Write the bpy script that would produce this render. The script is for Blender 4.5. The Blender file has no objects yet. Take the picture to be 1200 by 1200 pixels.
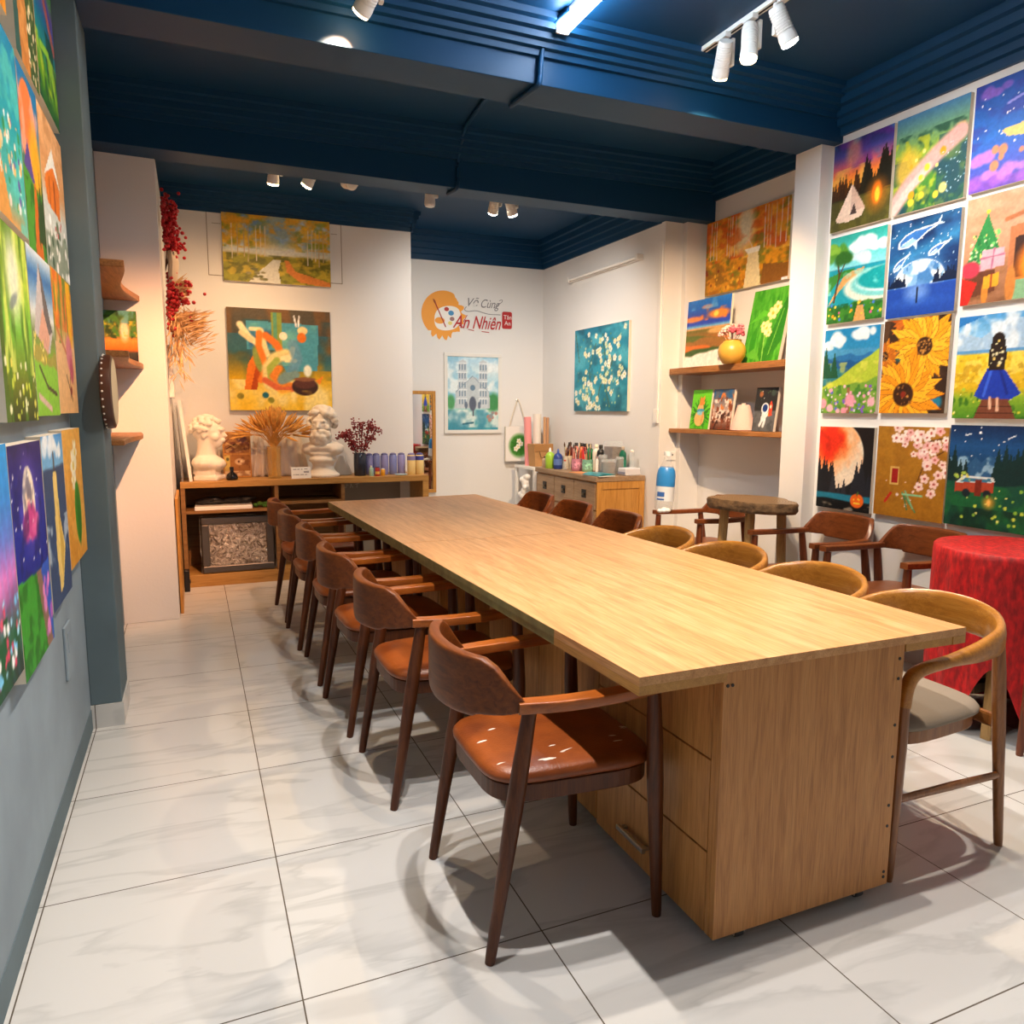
import bpy, math, random
import numpy as np
from mathutils import Vector, Matrix, noise as mnoise
PI = math.pi
C = bpy.context.scene.collection
H = 1.3328

# ------------------------------------------------------------------ colours and materials
def lin(h, a=True):
    c = [int(h[i:i+2], 16)/255 for i in (0, 2, 4)]
    c = [x/12.92 if x <= .04045 else ((x+.055)/1.055)**2.4 for x in c]
    return tuple(c)+(1.0,) if a else c

def new_mat(name):
    m = bpy.data.materials.new(name); m.use_nodes = True
    nt = m.node_tree
    return m, nt, nt.nodes['Principled BSDF']

def flat(name, h, rough=.5, metal=0, spec=.5, bump=0, bscale=200, var=0, vscale=8, coat=0):
    m, nt, b = new_mat(name)
    b.inputs['Base Color'].default_value = lin(h)
    b.inputs['Roughness'].default_value = rough; b.inputs['Metallic'].default_value = metal
    b.inputs['Specular IOR Level'].default_value = spec; b.inputs['Coat Weight'].default_value = coat
    tc = nt.nodes.new('ShaderNodeTexCoord')
    if bump:
        n = nt.nodes.new('ShaderNodeTexNoise'); n.inputs['Scale'].default_value = bscale
        n.inputs['Detail'].default_value = 3
        bp = nt.nodes.new('ShaderNodeBump'); bp.inputs['Strength'].default_value = bump; bp.inputs['Distance'].default_value = .01
        nt.links.new(tc.outputs['Object'], n.inputs['Vector']); nt.links.new(n.outputs['Fac'], bp.inputs['Height'])
        nt.links.new(bp.outputs['Normal'], b.inputs['Normal'])
    if var:
        n = nt.nodes.new('ShaderNodeTexNoise'); n.inputs['Scale'].default_value = vscale; n.inputs['Detail'].default_value = 6
        r = nt.nodes.new('ShaderNodeValToRGB')
        c = lin(h); r.color_ramp.elements[0].color = tuple(max(0, x*(1-var)) for x in c[:3])+(1,)
        r.color_ramp.elements[1].color = tuple(min(1, x*(1+var)) for x in c[:3])+(1,)
        r.color_ramp.elements[0].position = .3; r.color_ramp.elements[1].position = .7
        nt.links.new(tc.outputs['Object'], n.inputs['Vector']); nt.links.new(n.outputs['Fac'], r.inputs['Fac'])
        nt.links.new(r.outputs['Color'], b.inputs['Base Color'])
    return m

def wood(name, stops, axis='Y', scale=1.0, rough=.4, spec=.5, coat=0, stretch=14):
    """streaky grain running along axis; stops = [(pos, hex), ...]"""
    m, nt, b = new_mat(name)
    tc = nt.nodes.new('ShaderNodeTexCoord'); mp = nt.nodes.new('ShaderNodeMapping')
    s = [stretch*scale]*3; s['XYZ'.index(axis)] = 1.0*scale
    mp.inputs['Scale'].default_value = s
    n = nt.nodes.new('ShaderNodeTexNoise'); n.inputs['Scale'].default_value = 2.2; n.inputs['Detail'].default_value = 8
    n.inputs['Roughness'].default_value = .62; n.inputs['Distortion'].default_value = .9
    r = nt.nodes.new('ShaderNodeValToRGB')
    els = r.color_ramp.elements
    while len(els) < len(stops): els.new(.5)
    for e, (p, h) in zip(els, stops): e.position = p; e.color = lin(h)
    mp2 = nt.nodes.new('ShaderNodeMapping'); s2 = [90*scale]*3; s2['XYZ'.index(axis)] = 3*scale
    mp2.inputs['Scale'].default_value = s2
    n2 = nt.nodes.new('ShaderNodeTexNoise'); n2.inputs['Scale'].default_value = 3; n2.inputs['Detail'].default_value = 2
    mx = nt.nodes.new('ShaderNodeMix'); mx.data_type = 'RGBA'; mx.blend_type = 'MULTIPLY'; mx.inputs['Factor'].default_value = .35
    r2 = nt.nodes.new('ShaderNodeValToRGB'); r2.color_ramp.elements[0].position = .35; r2.color_ramp.elements[0].color = (.45, .38, .3, 1)
    r2.color_ramp.elements[1].position = .55; r2.color_ramp.elements[1].color = (1, 1, 1, 1)
    L = nt.links.new
    L(tc.outputs['Object'], mp.inputs['Vector']); L(mp.outputs['Vector'], n.inputs['Vector']); L(n.outputs['Fac'], r.inputs['Fac'])
    L(tc.outputs['Object'], mp2.inputs['Vector']); L(mp2.outputs['Vector'], n2.inputs['Vector']); L(n2.outputs['Fac'], r2.inputs['Fac'])
    L(r.outputs['Color'], mx.inputs[6]); L(r2.outputs['Color'], mx.inputs[7]); L(mx.outputs[2], b.inputs['Base Color'])
    b.inputs['Roughness'].default_value = rough; b.inputs['Specular IOR Level'].default_value = spec; b.inputs['Coat Weight'].default_value = coat
    return m

def emit(name, h, strength):
    m, nt, b = new_mat(name)
    b.inputs['Base Color'].default_value = lin(h)
    b.inputs['Emission Color'].default_value = lin(h); b.inputs['Emission Strength'].default_value = strength
    return m

def leather(name, h, h2, marks=0, thr=.72):
    m, nt, b = new_mat(name); L = nt.links.new
    tc = nt.nodes.new('ShaderNodeTexCoord')
    n = nt.nodes.new('ShaderNodeTexNoise'); n.inputs['Scale'].default_value = 9; n.inputs['Detail'].default_value = 7
    r = nt.nodes.new('ShaderNodeValToRGB'); r.color_ramp.elements[0].position = .32; r.color_ramp.elements[1].position = .7
    r.color_ramp.elements[0].color = lin(h2); r.color_ramp.elements[1].color = lin(h)
    L(tc.outputs['Object'], n.inputs['Vector']); L(n.outputs['Fac'], r.inputs['Fac'])
    out = r.outputs['Color']
    if marks:
        mp = nt.nodes.new('ShaderNodeMapping'); mp.inputs['Scale'].default_value = (10, 46, 8); mp.inputs['Rotation'].default_value = (0, 0, .5)
        n2 = nt.nodes.new('ShaderNodeTexNoise'); n2.inputs['Scale'].default_value = 1; n2.inputs['Detail'].default_value = 1.5
        r2 = nt.nodes.new('ShaderNodeValToRGB'); r2.color_ramp.elements[0].position = thr; r2.color_ramp.elements[1].position = thr+.02
        mx = nt.nodes.new('ShaderNodeMix'); mx.data_type = 'RGBA'; mx.inputs[7].default_value = lin('e6dccf')
        L(tc.outputs['Object'], mp.inputs['Vector']); L(mp.outputs['Vector'], n2.inputs['Vector']); L(n2.outputs['Fac'], r2.inputs['Fac'])
        L(r2.outputs['Color'], mx.inputs[0]); L(out, mx.inputs[6]); out = mx.outputs[2]
    L(out, b.inputs['Base Color'])
    n3 = nt.nodes.new('ShaderNodeTexNoise'); n3.inputs['Scale'].default_value = 180
    bp = nt.nodes.new('ShaderNodeBump'); bp.inputs['Strength'].default_value = .12; bp.inputs['Distance'].default_value = .01
    L(tc.outputs['Object'], n3.inputs['Vector']); L(n3.outputs['Fac'], bp.inputs['Height']); L(bp.outputs['Normal'], b.inputs['Normal'])
    b.inputs['Roughness'].default_value = .38
    return m

M = {}
M['wall'] = flat('white wall paint', 'e6e5e4', .6, spec=.3, bump=.06, bscale=60)
M['wallgrey'] = flat('blue grey plaster', '8a99a4', .7, spec=.25, var=.16, vscale=2.5)
M['slate'] = flat('dark slate plaster', '5f7078', .65, spec=.25, var=.12, vscale=3)
M['navy'] = flat('navy ceiling paint', '073b60', .5, spec=.3)
M['oak_top'] = wood('light oak laminate top', [(.28, 'b8804c'), (.5, 'd09a62'), (.72, 'deac78')], 'Y', 1.0, .36)
M['oak_panel'] = wood('oak laminate panel', [(.25, '9c642e'), (.5, 'bf8244'), (.75, 'cf9658')], 'Z', 1.3, .45)
M['oak_edge'] = wood('oak edge band', [(.3, 'b07c3c'), (.7, 'c8964e')], 'Y', 1.4, .45)
M['mdf'] = flat('raw olive fibreboard edge', '7d7346', .8, var=.2, vscale=20)
M['gap'] = flat('dark joint', '1d140c', .8)
M['walnut'] = wood('dark walnut', [(.25, '3c1c0a'), (.5, '582b10'), (.8, '6e3c18')], 'Z', 2.0, .4, spec=.35)
M['walnut_arm'] = wood('walnut arm', [(.25, '7a3c12'), (.5, 'a4571c'), (.8, 'bd6e2a')], 'X', 2.0, .3, coat=.2)
M['walnut_back'] = wood('walnut backrest', [(.25, '4c240c'), (.5, '703812'), (.8, '8a4c1c')], 'Y', 2.0, .4, spec=.35)
M['teak'] = wood('reddish brown wood', [(.25, '4e2412'), (.5, '6e361a'), (.8, '864824')], 'Z', 2.0, .36, coat=.05)
M['teak_back'] = wood('reddish brown backrest', [(.25, '562a12'), (.5, '7a401c'), (.8, '925228')], 'Y', 2.0, .36, coat=.05)
M['ash'] = wood('golden bent wood', [(.25, '985e20'), (.5, 'b3762c'), (.8, 'c68c3e')], 'Y', 2.0, .3, coat=.25)
M['ash_leg'] = wood('golden brown leg wood', [(.25, '70421a'), (.5, '8c5628'), (.8, 'a46c38')], 'Z', 2.0, .32, coat=.2)
M['leather'] = leather('tan brown leather', '984c18', '6c300c')
M['leather_paint'] = leather('paint splashed brown leather', '984c18', '6c300c', 1, .69)
M['seat_old'] = leather('worn brown seat', '8a5230', '6a3a20', 1, .78)
M['taupe'] = flat('taupe fabric', '8c8072', .85, spec=.2, bump=.1, bscale=300)
M['steel'] = flat('brushed steel', 'c8c8c8', .3, 1)
M['black'] = flat('black plastic', '15151a', .4)
M['white_pl'] = flat('white plastic', 'ecebe8', .35)
M['white_metal'] = flat('white painted metal', 'e6e4df', .35)
M['canvas'] = flat('raw canvas edge', 'ddd4c4', .8, spec=.2)
M['plaster'] = flat('white plaster cast', 'e6dfd3', .7, spec=.25, bump=.12, bscale=40)
M['shelf_wood'] = wood('live edge shelf wood', [(.25, '6e4422'), (.5, 'a06a38'), (.8, 'b9824c')], 'Y', 2.0, .45)
M['stump'] = flat('stump bark', '6a5238', .9, var=.5, vscale=24, bump=.6, bscale=40)
M['log'] = wood('peeled log', [(.25, '8a6636'), (.5, 'b08a54'), (.8, 'c6a268')], 'Z', 2.0, .55)
M['red'] = None
M['cab'] = wood('cabinet oak', [(.25, '94682f'), (.5, 'b58848'), (.8, 'c59a5a')], 'X', 1.2, .45)
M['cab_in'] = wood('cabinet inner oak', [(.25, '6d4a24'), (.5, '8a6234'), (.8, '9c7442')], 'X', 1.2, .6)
M['dresser'] = wood('greyed oak dresser front', [(.25, '84684c'), (.5, '9f8264'), (.8, 'b09678')], 'Y', 1.2, .5)
M['dresser_side'] = wood('honey oak dresser side', [(.25, 'a8702a'), (.5, 'c48c40'), (.8, 'd29e54')], 'Z', 1.2, .42)
M['lens_warm'] = emit('warm lamp lens', 'ffd9a0', 14)
M['lens_cool'] = emit('neutral lamp lens', 'fff1dd', 14)
M['tube'] = emit('cool tube diffuser', 'e2f2ff', 32)
M['fill_tube'] = emit('fill tube diffuser', 'fff4e6', 4)  # glow of the two added fill tubes out of view
M['mirror'] = flat('mirror glass', 'e8e8e8', .02, 1)

def glass(name, h, rough=.05, alpha=.35):
    m, nt, b = new_mat(name)
    b.inputs['Base Color'].default_value = lin(h); b.inputs['Roughness'].default_value = rough
    b.inputs['Alpha'].default_value = alpha
    return m
M['clear'] = glass('clear plastic', 'dfe8ee', .1, .2)
M['clear_amber'] = glass('clear amber glass', 'd8b060', .1, .3)

def cloth_red():
    m, nt, b = new_mat('crushed red velvet'); L = nt.links.new
    tc = nt.nodes.new('ShaderNodeTexCoord'); n = nt.nodes.new('ShaderNodeTexNoise'); n.inputs['Scale'].default_value = 60; n.inputs['Detail'].default_value = 5
    mp = nt.nodes.new('ShaderNodeMapping'); mp.inputs['Scale'].default_value = (1, 1, .4)
    r = nt.nodes.new('ShaderNodeValToRGB'); r.color_ramp.elements[0].position = .35; r.color_ramp.elements[1].position = .68
    r.color_ramp.elements[0].color = lin('8c070c'); r.color_ramp.elements[1].color = lin('d01216')
    L(tc.outputs['Object'], mp.inputs['Vector']); L(mp.outputs['Vector'], n.inputs['Vector']); L(n.outputs['Fac'], r.inputs['Fac']); L(r.outputs['Color'], b.inputs['Base Color'])
    b.inputs['Roughness'].default_value = .65; b.inputs['Sheen Weight'].default_value = .08; b.inputs['Sheen Tint'].default_value = lin('ff5050')
    bp = nt.nodes.new('ShaderNodeBump'); bp.inputs['Strength'].default_value = .3; bp.inputs['Distance'].default_value = .01
    L(n.outputs['Fac'], bp.inputs['Height']); L(bp.outputs['Normal'], b.inputs['Normal'])
    return m
M['red'] = cloth_red()

def tile_mat():
    m, nt, b = new_mat('white marble floor tiles'); L = nt.links.new
    tc = nt.nodes.new('ShaderNodeTexCoord'); sp = nt.nodes.new('ShaderNodeSeparateXYZ'); L(tc.outputs['Object'], sp.inputs[0])
    def ma(op, a, bb=None):
        n = nt.nodes.new('ShaderNodeMath'); n.operation = op
        for i, v in enumerate((a, bb)):
            if v is None: continue
            if isinstance(v, (int, float)): n.inputs[i].default_value = v
            else: L(v, n.inputs[i])
        return n.outputs[0]
    S = .6
    def cell(o, off):
        q = ma('DIVIDE', ma('SUBTRACT', o, off), S)
        fr = ma('SUBTRACT', q, ma('FLOOR', q))
        e = ma('MINIMUM', fr, ma('SUBTRACT', 1.0, fr))
        return ma('LESS_THAN', e, .0031), ma('FLOOR', q)
    gx, ix = cell(sp.outputs[0], -.4293); gy, iy = cell(sp.outputs[1], 1.6062)
    g = ma('MAXIMUM', gx, gy)
    cid = nt.nodes.new('ShaderNodeCombineXYZ'); L(ix, cid.inputs[0]); L(iy, cid.inputs[1])
    wn = nt.nodes.new('ShaderNodeTexWhiteNoise'); wn.noise_dimensions = '3D'; L(cid.outputs[0], wn.inputs['Vector'])
    va = nt.nodes.new('ShaderNodeVectorMath'); va.operation = 'MULTIPLY_ADD'; L(wn.outputs['Color'], va.inputs[0]); va.inputs[1].default_value = (7, 7, 7); L(tc.outputs['Object'], va.inputs[2])
    mp = nt.nodes.new('ShaderNodeMapping'); mp.inputs['Rotation'].default_value = (0, 0, .75); mp.inputs['Scale'].default_value = (.8, 3.6, 1)
    L(va.outputs[0], mp.inputs['Vector'])
    n = nt.nodes.new('ShaderNodeTexNoise'); n.inputs['Scale'].default_value = 1.5; n.inputs['Detail'].default_value = 5; n.inputs['Distortion'].default_value = .6
    L(mp.outputs['Vector'], n.inputs['Vector'])
    r = nt.nodes.new('ShaderNodeValToRGB'); e = r.color_ramp.elements
    e[0].position = 0; e[0].color = lin('cfcfcd'); e[1].position = 1; e[1].color = lin('cbcbca')
    for p, h in ((.44, 'cccccb'), (.495, 'adaeae'), (.52, 'cccccb')):
        q = e.new(p); q.color = lin(h)
    L(n.outputs['Fac'], r.inputs['Fac'])
    n2 = nt.nodes.new('ShaderNodeTexNoise'); n2.inputs['Scale'].default_value = 1.1; L(va.outputs[0], n2.inputs['Vector'])
    mx0 = nt.nodes.new('ShaderNodeMix'); mx0.data_type = 'RGBA'; L(n2.outputs['Fac'], mx0.inputs[0]); mx0.inputs[6].default_value = lin('cececc'); L(r.outputs['Color'], mx0.inputs[7])
    mx = nt.nodes.new('ShaderNodeMix'); mx.data_type = 'RGBA'; L(g, mx.inputs[0]); L(mx0.outputs[2], mx.inputs[6]); mx.inputs[7].default_value = lin('5f574d')
    L(mx.outputs[2], b.inputs['Base Color']); b.inputs['Roughness'].default_value = .22; b.inputs['Specular IOR Level'].default_value = .5
    return m
M['tile'] = tile_mat()

# ------------------------------------------------------------------ mesh builder
class MB:
    def __init__(s): s.V = []; s.F = []
    def add(s, V, F):
        o = len(s.V); s.V += [tuple(v) for v in V]; s.F += [tuple(i+o for i in f) for f in F]; return s
    def box(s, x0, x1, y0, y1, z0, z1, M_=None):
        V = [(x, y, z) for z in (z0, z1) for y in (y0, y1) for x in (x0, x1)]
        if M_ is not None: V = [tuple(M_ @ Vector(v)) for v in V]
        return s.add(V, [(0, 2, 3, 1), (4, 5, 7, 6), (0, 1, 5, 4), (2, 6, 7, 3), (0, 4, 6, 2), (1, 3, 7, 5)])
    def hexa(s, V):  # 8 verts ordered like box
        return s.add(V, [(0, 2, 3, 1), (4, 5, 7, 6), (0, 1, 5, 4), (2, 6, 7, 3), (0, 4, 6, 2), (1, 3, 7, 5)])
    def prism(s, P, z0, z1):  # CCW polygon in xy
        n = len(P); V = [(x, y, z0) for x, y in P]+[(x, y, z1) for x, y in P]
        return s.add(V, [tuple(range(n))[::-1], tuple(range(n, 2*n))]+[(i, (i+1) % n, n+(i+1) % n, n+i) for i in range(n)])
    def prism_xz(s, P, y0, y1):  # polygon in xz (CCW seen from -y), front y0
        n = len(P); V = [(x, y0, z) for x, z in P]+[(x, y1, z) for x, z in P]
        return s.add(V, [tuple(range(n)), tuple(range(n, 2*n))[::-1]]+[(i, n+i, n+(i+1) % n, (i+1) % n) for i in range(n)])
    def rings(s, R, cap=True):
        n = len(R[0]); V = [v for r in R for v in r]; F = []
        for k in range(len(R)-1):
            for i in range(n):
                j = (i+1) % n; F.append((k*n+i, k*n+j, (k+1)*n+j, (k+1)*n+i))
        if cap: F += [tuple(range(n))[::-1], tuple(range((len(R)-1)*n, len(R)*n))]
        return s.add(V, F)
    def lathe(s, prof, n=24, c=(0, 0, 0), M_=None, cap=True):
        R = []
        for r, z in prof:
            ring = [(c[0]+r*math.cos(2*PI*i/n), c[1]+r*math.sin(2*PI*i/n), c[2]+z) for i in range(n)]
            if M_ is not None: ring = [tuple(M_ @ Vector(v)) for v in ring]
            R.append(ring)
        return s.rings(R, cap)
    def sweep(s, path, secs, up=(0, 0, 1), n=10, p=2.0):
        """path pts, secs (a,b): a half-size sideways, b half-size along up; p superellipse power"""
        P = [Vector(q) for q in path]; U0 = Vector(up); R = []
        for i, q in enumerate(P):
            T = (P[min(i+1, len(P)-1)]-P[max(i-1, 0)]).normalized()
            S = T.cross(U0)
            if S.length < 1e-4: S = T.cross(Vector((1, 0, 0)))
            S.normalize(); U = S.cross(T).normalized()
            a, b = secs[i] if isinstance(secs, list) else secs
            ring = []
            for k in range(n):
                t = 2*PI*(k+.5)/n; cc, ss = math.cos(t), math.sin(t)
                ring.append(tuple(q+S*(a*math.copysign(abs(cc)**(2/p), cc))+U*(b*math.copysign(abs(ss)**(2/p), ss))))
            R.append(ring)
        return s.rings(R)
    def tube(s, path, r, n=8):
        secs = [(x, x) for x in r] if isinstance(r, (list, tuple)) else (r, r)
        up = (0, 0, 1)
        d = Vector(path[-1])-Vector(path[0])
        if abs(d.normalized().z) > .9: up = (1, 0, 0)
        return s.sweep(path, list(secs) if isinstance(r, (list, tuple)) else secs, up, n)
    def sph(s, c, r, nu=12, nv=8):
        rx, ry, rz = r if isinstance(r, (tuple, list)) else (r, r, r)
        V = [(c[0], c[1], c[2]-rz)]
        for j in range(1, nv):
            th = PI*j/nv-PI/2
            for i in range(nu):
                ph = 2*PI*i/nu; V.append((c[0]+rx*math.cos(th)*math.cos(ph), c[1]+ry*math.cos(th)*math.sin(ph), c[2]+rz*math.sin(th)))
        V.append((c[0], c[1], c[2]+rz)); F = []
        for i in range(nu): F.append((0, 1+(i+1) % nu, 1+i))
        for j in range(nv-2):
            for i in range(nu):
                a = 1+j*nu+i; b = 1+j*nu+(i+1) % nu; F.append((a, b, b+nu, a+nu))
        t = len(V)-1; o = 1+(nv-2)*nu
        for i in range(nu): F.append((o+i, o+(i+1) % nu, t))
        return s.add(V, F)
    def build(s, name, mat, parent=None, smooth=False, bevel=0, loc=None, seg=2):
        me = bpy.data.meshes.new(name); me.from_pydata(s.V, [], s.F); me.update()
        o = bpy.data.objects.new(name, me); C.objects.link(o)
        me.materials.append(M[mat] if isinstance(mat, str) else mat)
        if smooth:
            me.polygons.foreach_set('use_smooth', [True]*len(me.polygons))
            if smooth == 'auto' or smooth is True:
                try: me.set_sharp_from_angle(angle=math.radians(50))
                except Exception: pass
        if bevel:
            b = o.modifiers.new('bevel', 'BEVEL'); b.width = bevel; b.segments = seg; b.limit_method = 'ANGLE'; b.angle_limit = math.radians(40)
        if parent: o.parent = parent
        if loc: o.location = loc
        return o

def tag(o, label, cat, group=None):
    o['label'] = label; o['category'] = cat
    if group: o['group'] = group
    return o
def thing(name, label, cat, loc=(0, 0, 0), rz=0, group=None):
    o = bpy.data.objects.new(name, None); C.objects.link(o); o.empty_display_size = .1
    o.location = loc; o.rotation_euler = (0, 0, rz)
    return tag(o, label, cat, group)
def struct(name, mb, mat, bevel=0):
    o = mb.build(name, mat, bevel=bevel); o['kind'] = 'structure'; return o
def dup(root, loc, rz, label, group=None):
    r = root.copy(); C.objects.link(r); r.location = loc; r.rotation_euler = (0, 0, rz); r['label'] = label
    if group: r['group'] = group
    for ch in list(root.children):
        c = ch.copy(); C.objects.link(c); c.parent = r
        for g in list(ch.children):
            d = g.copy(); C.objects.link(d); d.parent = c
    return r
def cr(pts, k=6):
    """Catmull-Rom through pts"""
    P = [Vector(p) for p in pts]; P = [P[0]*2-P[1]]+P+[P[-1]*2-P[-2]]; out = []
    for i in range(1, len(P)-2):
        for j in range(k):
            t = j/k; a, b, c, d = P[i-1:i+3]
            out.append(.5*((2*b)+(c-a)*t+(2*a-5*b+4*c-d)*t*t+(3*b-a-3*c+d)*t**3))
    out.append(P[-2]); return out

# ------------------------------------------------------------------ the room
XL, XW = -.445, 3.49
struct('floor', MB().box(-.6, 3.9, -1.6, 7.3, -.05, 0), 'tile')
struct('wall_left', MB().box(XL-.12, XL, -1.6, 5.2, 0, 3.2), 'wallgrey')
struct('baseboard_left', MB().hexa([(XL, -1.6, 0), (XL+.004, -1.6, 0), (XL, 3.45, 0), (XL+.004, 3.45, 0), (XL, -1.6, .085), (XL+.003, -1.6, .085), (XL, 3.45, .085), (XL+.003, 3.45, .085)]), 'slate')
struct('pillar_left', MB().box(XL, -.328, 3.45, 3.74, .1, 2.86), 'slate', .004)
struct('pillar_base_left', MB().box(XL, -.322, 3.444, 3.75, 0, .1), 'tile')
struct('wall_left_back', MB().box(XL, -.128, 5.13, 6.6, 0, 2.83), 'wall', .003)
struct('wall_back_left', MB().box(-.128, 1.79, 6.45, 7.2, 0, 3.1), 'wall', .003)
struct('wall_back', MB().box(1.79, 3.6, 7.08, 7.25, 0, 3.1), 'wall')
struct('wall_right_back', MB().box(3.34, 3.9, 4.95, 7.25, 0, 3.1), 'wall', .003)
struct('wall_right_recess', MB().box(3.68, 3.9, 3.4, 4.97, 0, 3.1), 'wall')
struct('column_right_back', MB().box(3.50, 3.70, 4.90, 4.97, 0, 2.76), 'wall', .003)
struct('column_right', MB().box(3.395, 3.9, 3.49, 3.69, 0, 2.87), 'wall', .003)
struct('wall_right', MB().box(XW, 3.9, -1.6, 3.5, 0, 3.2), 'wall')
struct('wall_front', MB().box(-.6, 3.9, -1.75, -1.6, 0, 3.2), 'wall')
struct('ceiling', MB().box(-.6, 3.9, -1.7, 5.1, 3.1, 3.25), 'navy')
struct('ceiling_back', MB().box(-.6, 3.9, 5.0, 7.3, 2.99, 3.24), 'navy')
struct('beam_front', MB().hexa([(-.6, 3.41, 2.85), (3.9, 3.43, 2.85), (-.6, 3.67, 2.85), (3.9, 3.69, 2.85), (-.6, 3.41, 3.12), (3.9, 3.43, 3.12), (-.6, 3.67, 3.12), (3.9, 3.69, 3.12)]), 'navy', .003)
struct('beam_back', MB().hexa([(-.6, 4.94, 2.80), (3.9, 4.80, 2.735), (-.6, 5.16, 2.80), (3.9, 5.0, 2.735), (-.6, 4.94, 3.12), (3.9, 4.80, 3.12), (-.6, 5.16, 3.12), (3.9, 5.0, 3.12)]), 'navy', .003)
PROF = [(0, 2.885), (.022, 2.885), (.026, 2.925), (.05, 2.93), (.054, 2.965), (.08, 2.97), (.084, 3.01), (.115, 3.015), (.12, 3.055), (.15, 3.06), (.155, 3.1), (0, 3.1)]
def cornice(name, p, q, nrm, zoff=0, zs=1.0, ds=1.0):
    """profile run from p to q (xy), projecting along nrm"""
    R = []
    for x, y in (p, q):
        R.append([(x+nrm[0]*d*ds, y+nrm[1]*d*ds, 3.1+(z-3.1)*zs+zoff) for d, z in PROF])
    struct(name, MB().rings(R), 'navy')
cornice('trim_1', (XW, -1.6), (XW, 3.43), (-1, 0))
cornice('trim_2', (XL, 3.41), (XW, 3.43), (0, -1), 0, .62)
cornice('trim_3', (XL, 4.94), (3.68, 4.80), (0, -1), 0, .75)
cornice('trim_4', (3.68, 3.69), (3.68, 4.81), (-1, 0))
cornice('trim_5', (XL, 3.67), (3.68, 3.69), (0, 1), 0, .75)
cornice('trim_6', (3.34, 5.0), (3.34, 7.08), (-1, 0), -.11, 1.18, .75)
cornice('trim_7', (1.79, 7.08), (3.34, 7.08), (0, -1), -.11, 1.18, .75)
cornice('trim_8', (-.13, 6.45), (1.79, 6.45), (0, -1), -.11, .75, .75)
cornice('trim_9', (1.79, 6.4), (1.79, 7.08), (1, 0), -.11, .75, .5)
# pencil-thin outline of a hatch behind the woodland painting
hb = MB()
for a in ((.176, .181, 2.365, 2.86), (1.2, 1.205, 2.365, 2.86)): hb.box(a[0], a[1], 6.447, 6.4505, a[2], a[3])
hb.box(.176, 1.205, 6.447, 6.4505, 2.36, 2.365)
hb.box(.215, .28, 6.447, 6.4505, 2.75, 2.753); hb.box(1.12, 1.17, 6.447, 6.4505, 2.75, 2.753)
struct('trim_10', hb, flat('hatch outline', '8d8378', .7))
# cable ducts
d_ = thing('cable_duct', 'white vertical cable duct with box end near wall corner', 'cable duct', (3.34, 4.985, 0))
MB().box(-.012, 0, -.015, .015, 1.33, 2.60).build('duct', 'white_pl', d_)
MB().box(-.02, 0, -.02, .03, 1.24, 1.35).build('junction_box', 'white_pl', d_, bevel=.003)

# wall switch, sockets
def plate(name, label, cat, loc, rz, w, h, holes):
    t = thing(name, label, cat, loc, rz)
    MB().box(-w/2, w/2, -.009, 0, -h/2, h/2).build('plate', 'white_pl', t, bevel=.003)
    for (x, z, ww, hh) in holes: MB().box(x-ww/2, x+ww/2, -.011, -.008, z-hh/2, z+hh/2).build('button' if ww > .02 else 'socket_hole', 'white_pl' if ww > .02 else 'black', t, bevel=.0005)
    return t
sw = plate('wall_switch', 'grey painted switch plate low on grey left wall', 'switch', (XL, 2.98, .485), PI/2, .13, .19, [(0, .03, .05, .07)])
for ch in sw.children: ch.data.materials[0] = M['wallgrey']
plate('wall_socket', 'small white socket beside water bottle cap on right wall', 'socket', (3.50, 4.93, .99), -PI/2, .08, .07, [(-.012, .008, .008, .012), (.012, .008, .008, .012)]).location = (3.45, 4.949, .985)
bpy.data.objects['wall_socket'].rotation_euler = (0, 0, 0)

# off fluorescent batten on the back right wall
t = thing('wall_batten_light', 'unlit white fluorescent batten high on back right wall', 'lamp', (3.34, 5.85, 2.535))
MB().box(-.028, 0, -.6, .6, -.018, .022).build('housing', 'white_metal', t, bevel=.004)
MB().tube([(-.045, -.575, .0), (-.045, .575, .0)], .013, 10).build('fluorescent_tube', flat('unlit tube glass', 'f4f2ee', .25), t, smooth=True)
for s_ in (-1, 1): MB().box(-.062, 0, s_*.59-.018, s_*.59+.018, -.02, .022).build('end_cap', 'white_metal', t, bevel=.003)

# pipes on the beams
def pipe(name, label, pts):
    tag(MB().tube(cr(pts, 5), .0125, 10).build(name, 'navy', smooth=True), label, 'conduit')
pipe('ceiling_conduit', 'navy conduit running down front beam beside lit tube', [(1.62, 3.2, 3.085), (1.60, 3.32, 3.075), (1.585, 3.385, 3.02), (1.575, 3.394, 2.93), (1.57, 3.394, 2.86), (1.565, 3.41, 2.838), (1.555, 3.5, 2.836), (1.54, 3.67, 2.836)])
pipe('ceiling_conduit', 'navy conduit running down back beam behind front beam', [(1.58, 3.75, 3.085), (1.62, 4.2, 3.085), (1.66, 4.68, 3.08), (1.668, 4.78, 3.03), (1.668, 4.855, 2.95), (1.668, 4.855, 2.80), (1.66, 4.87, 2.76), (1.64, 4.98, 2.755)])

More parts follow.
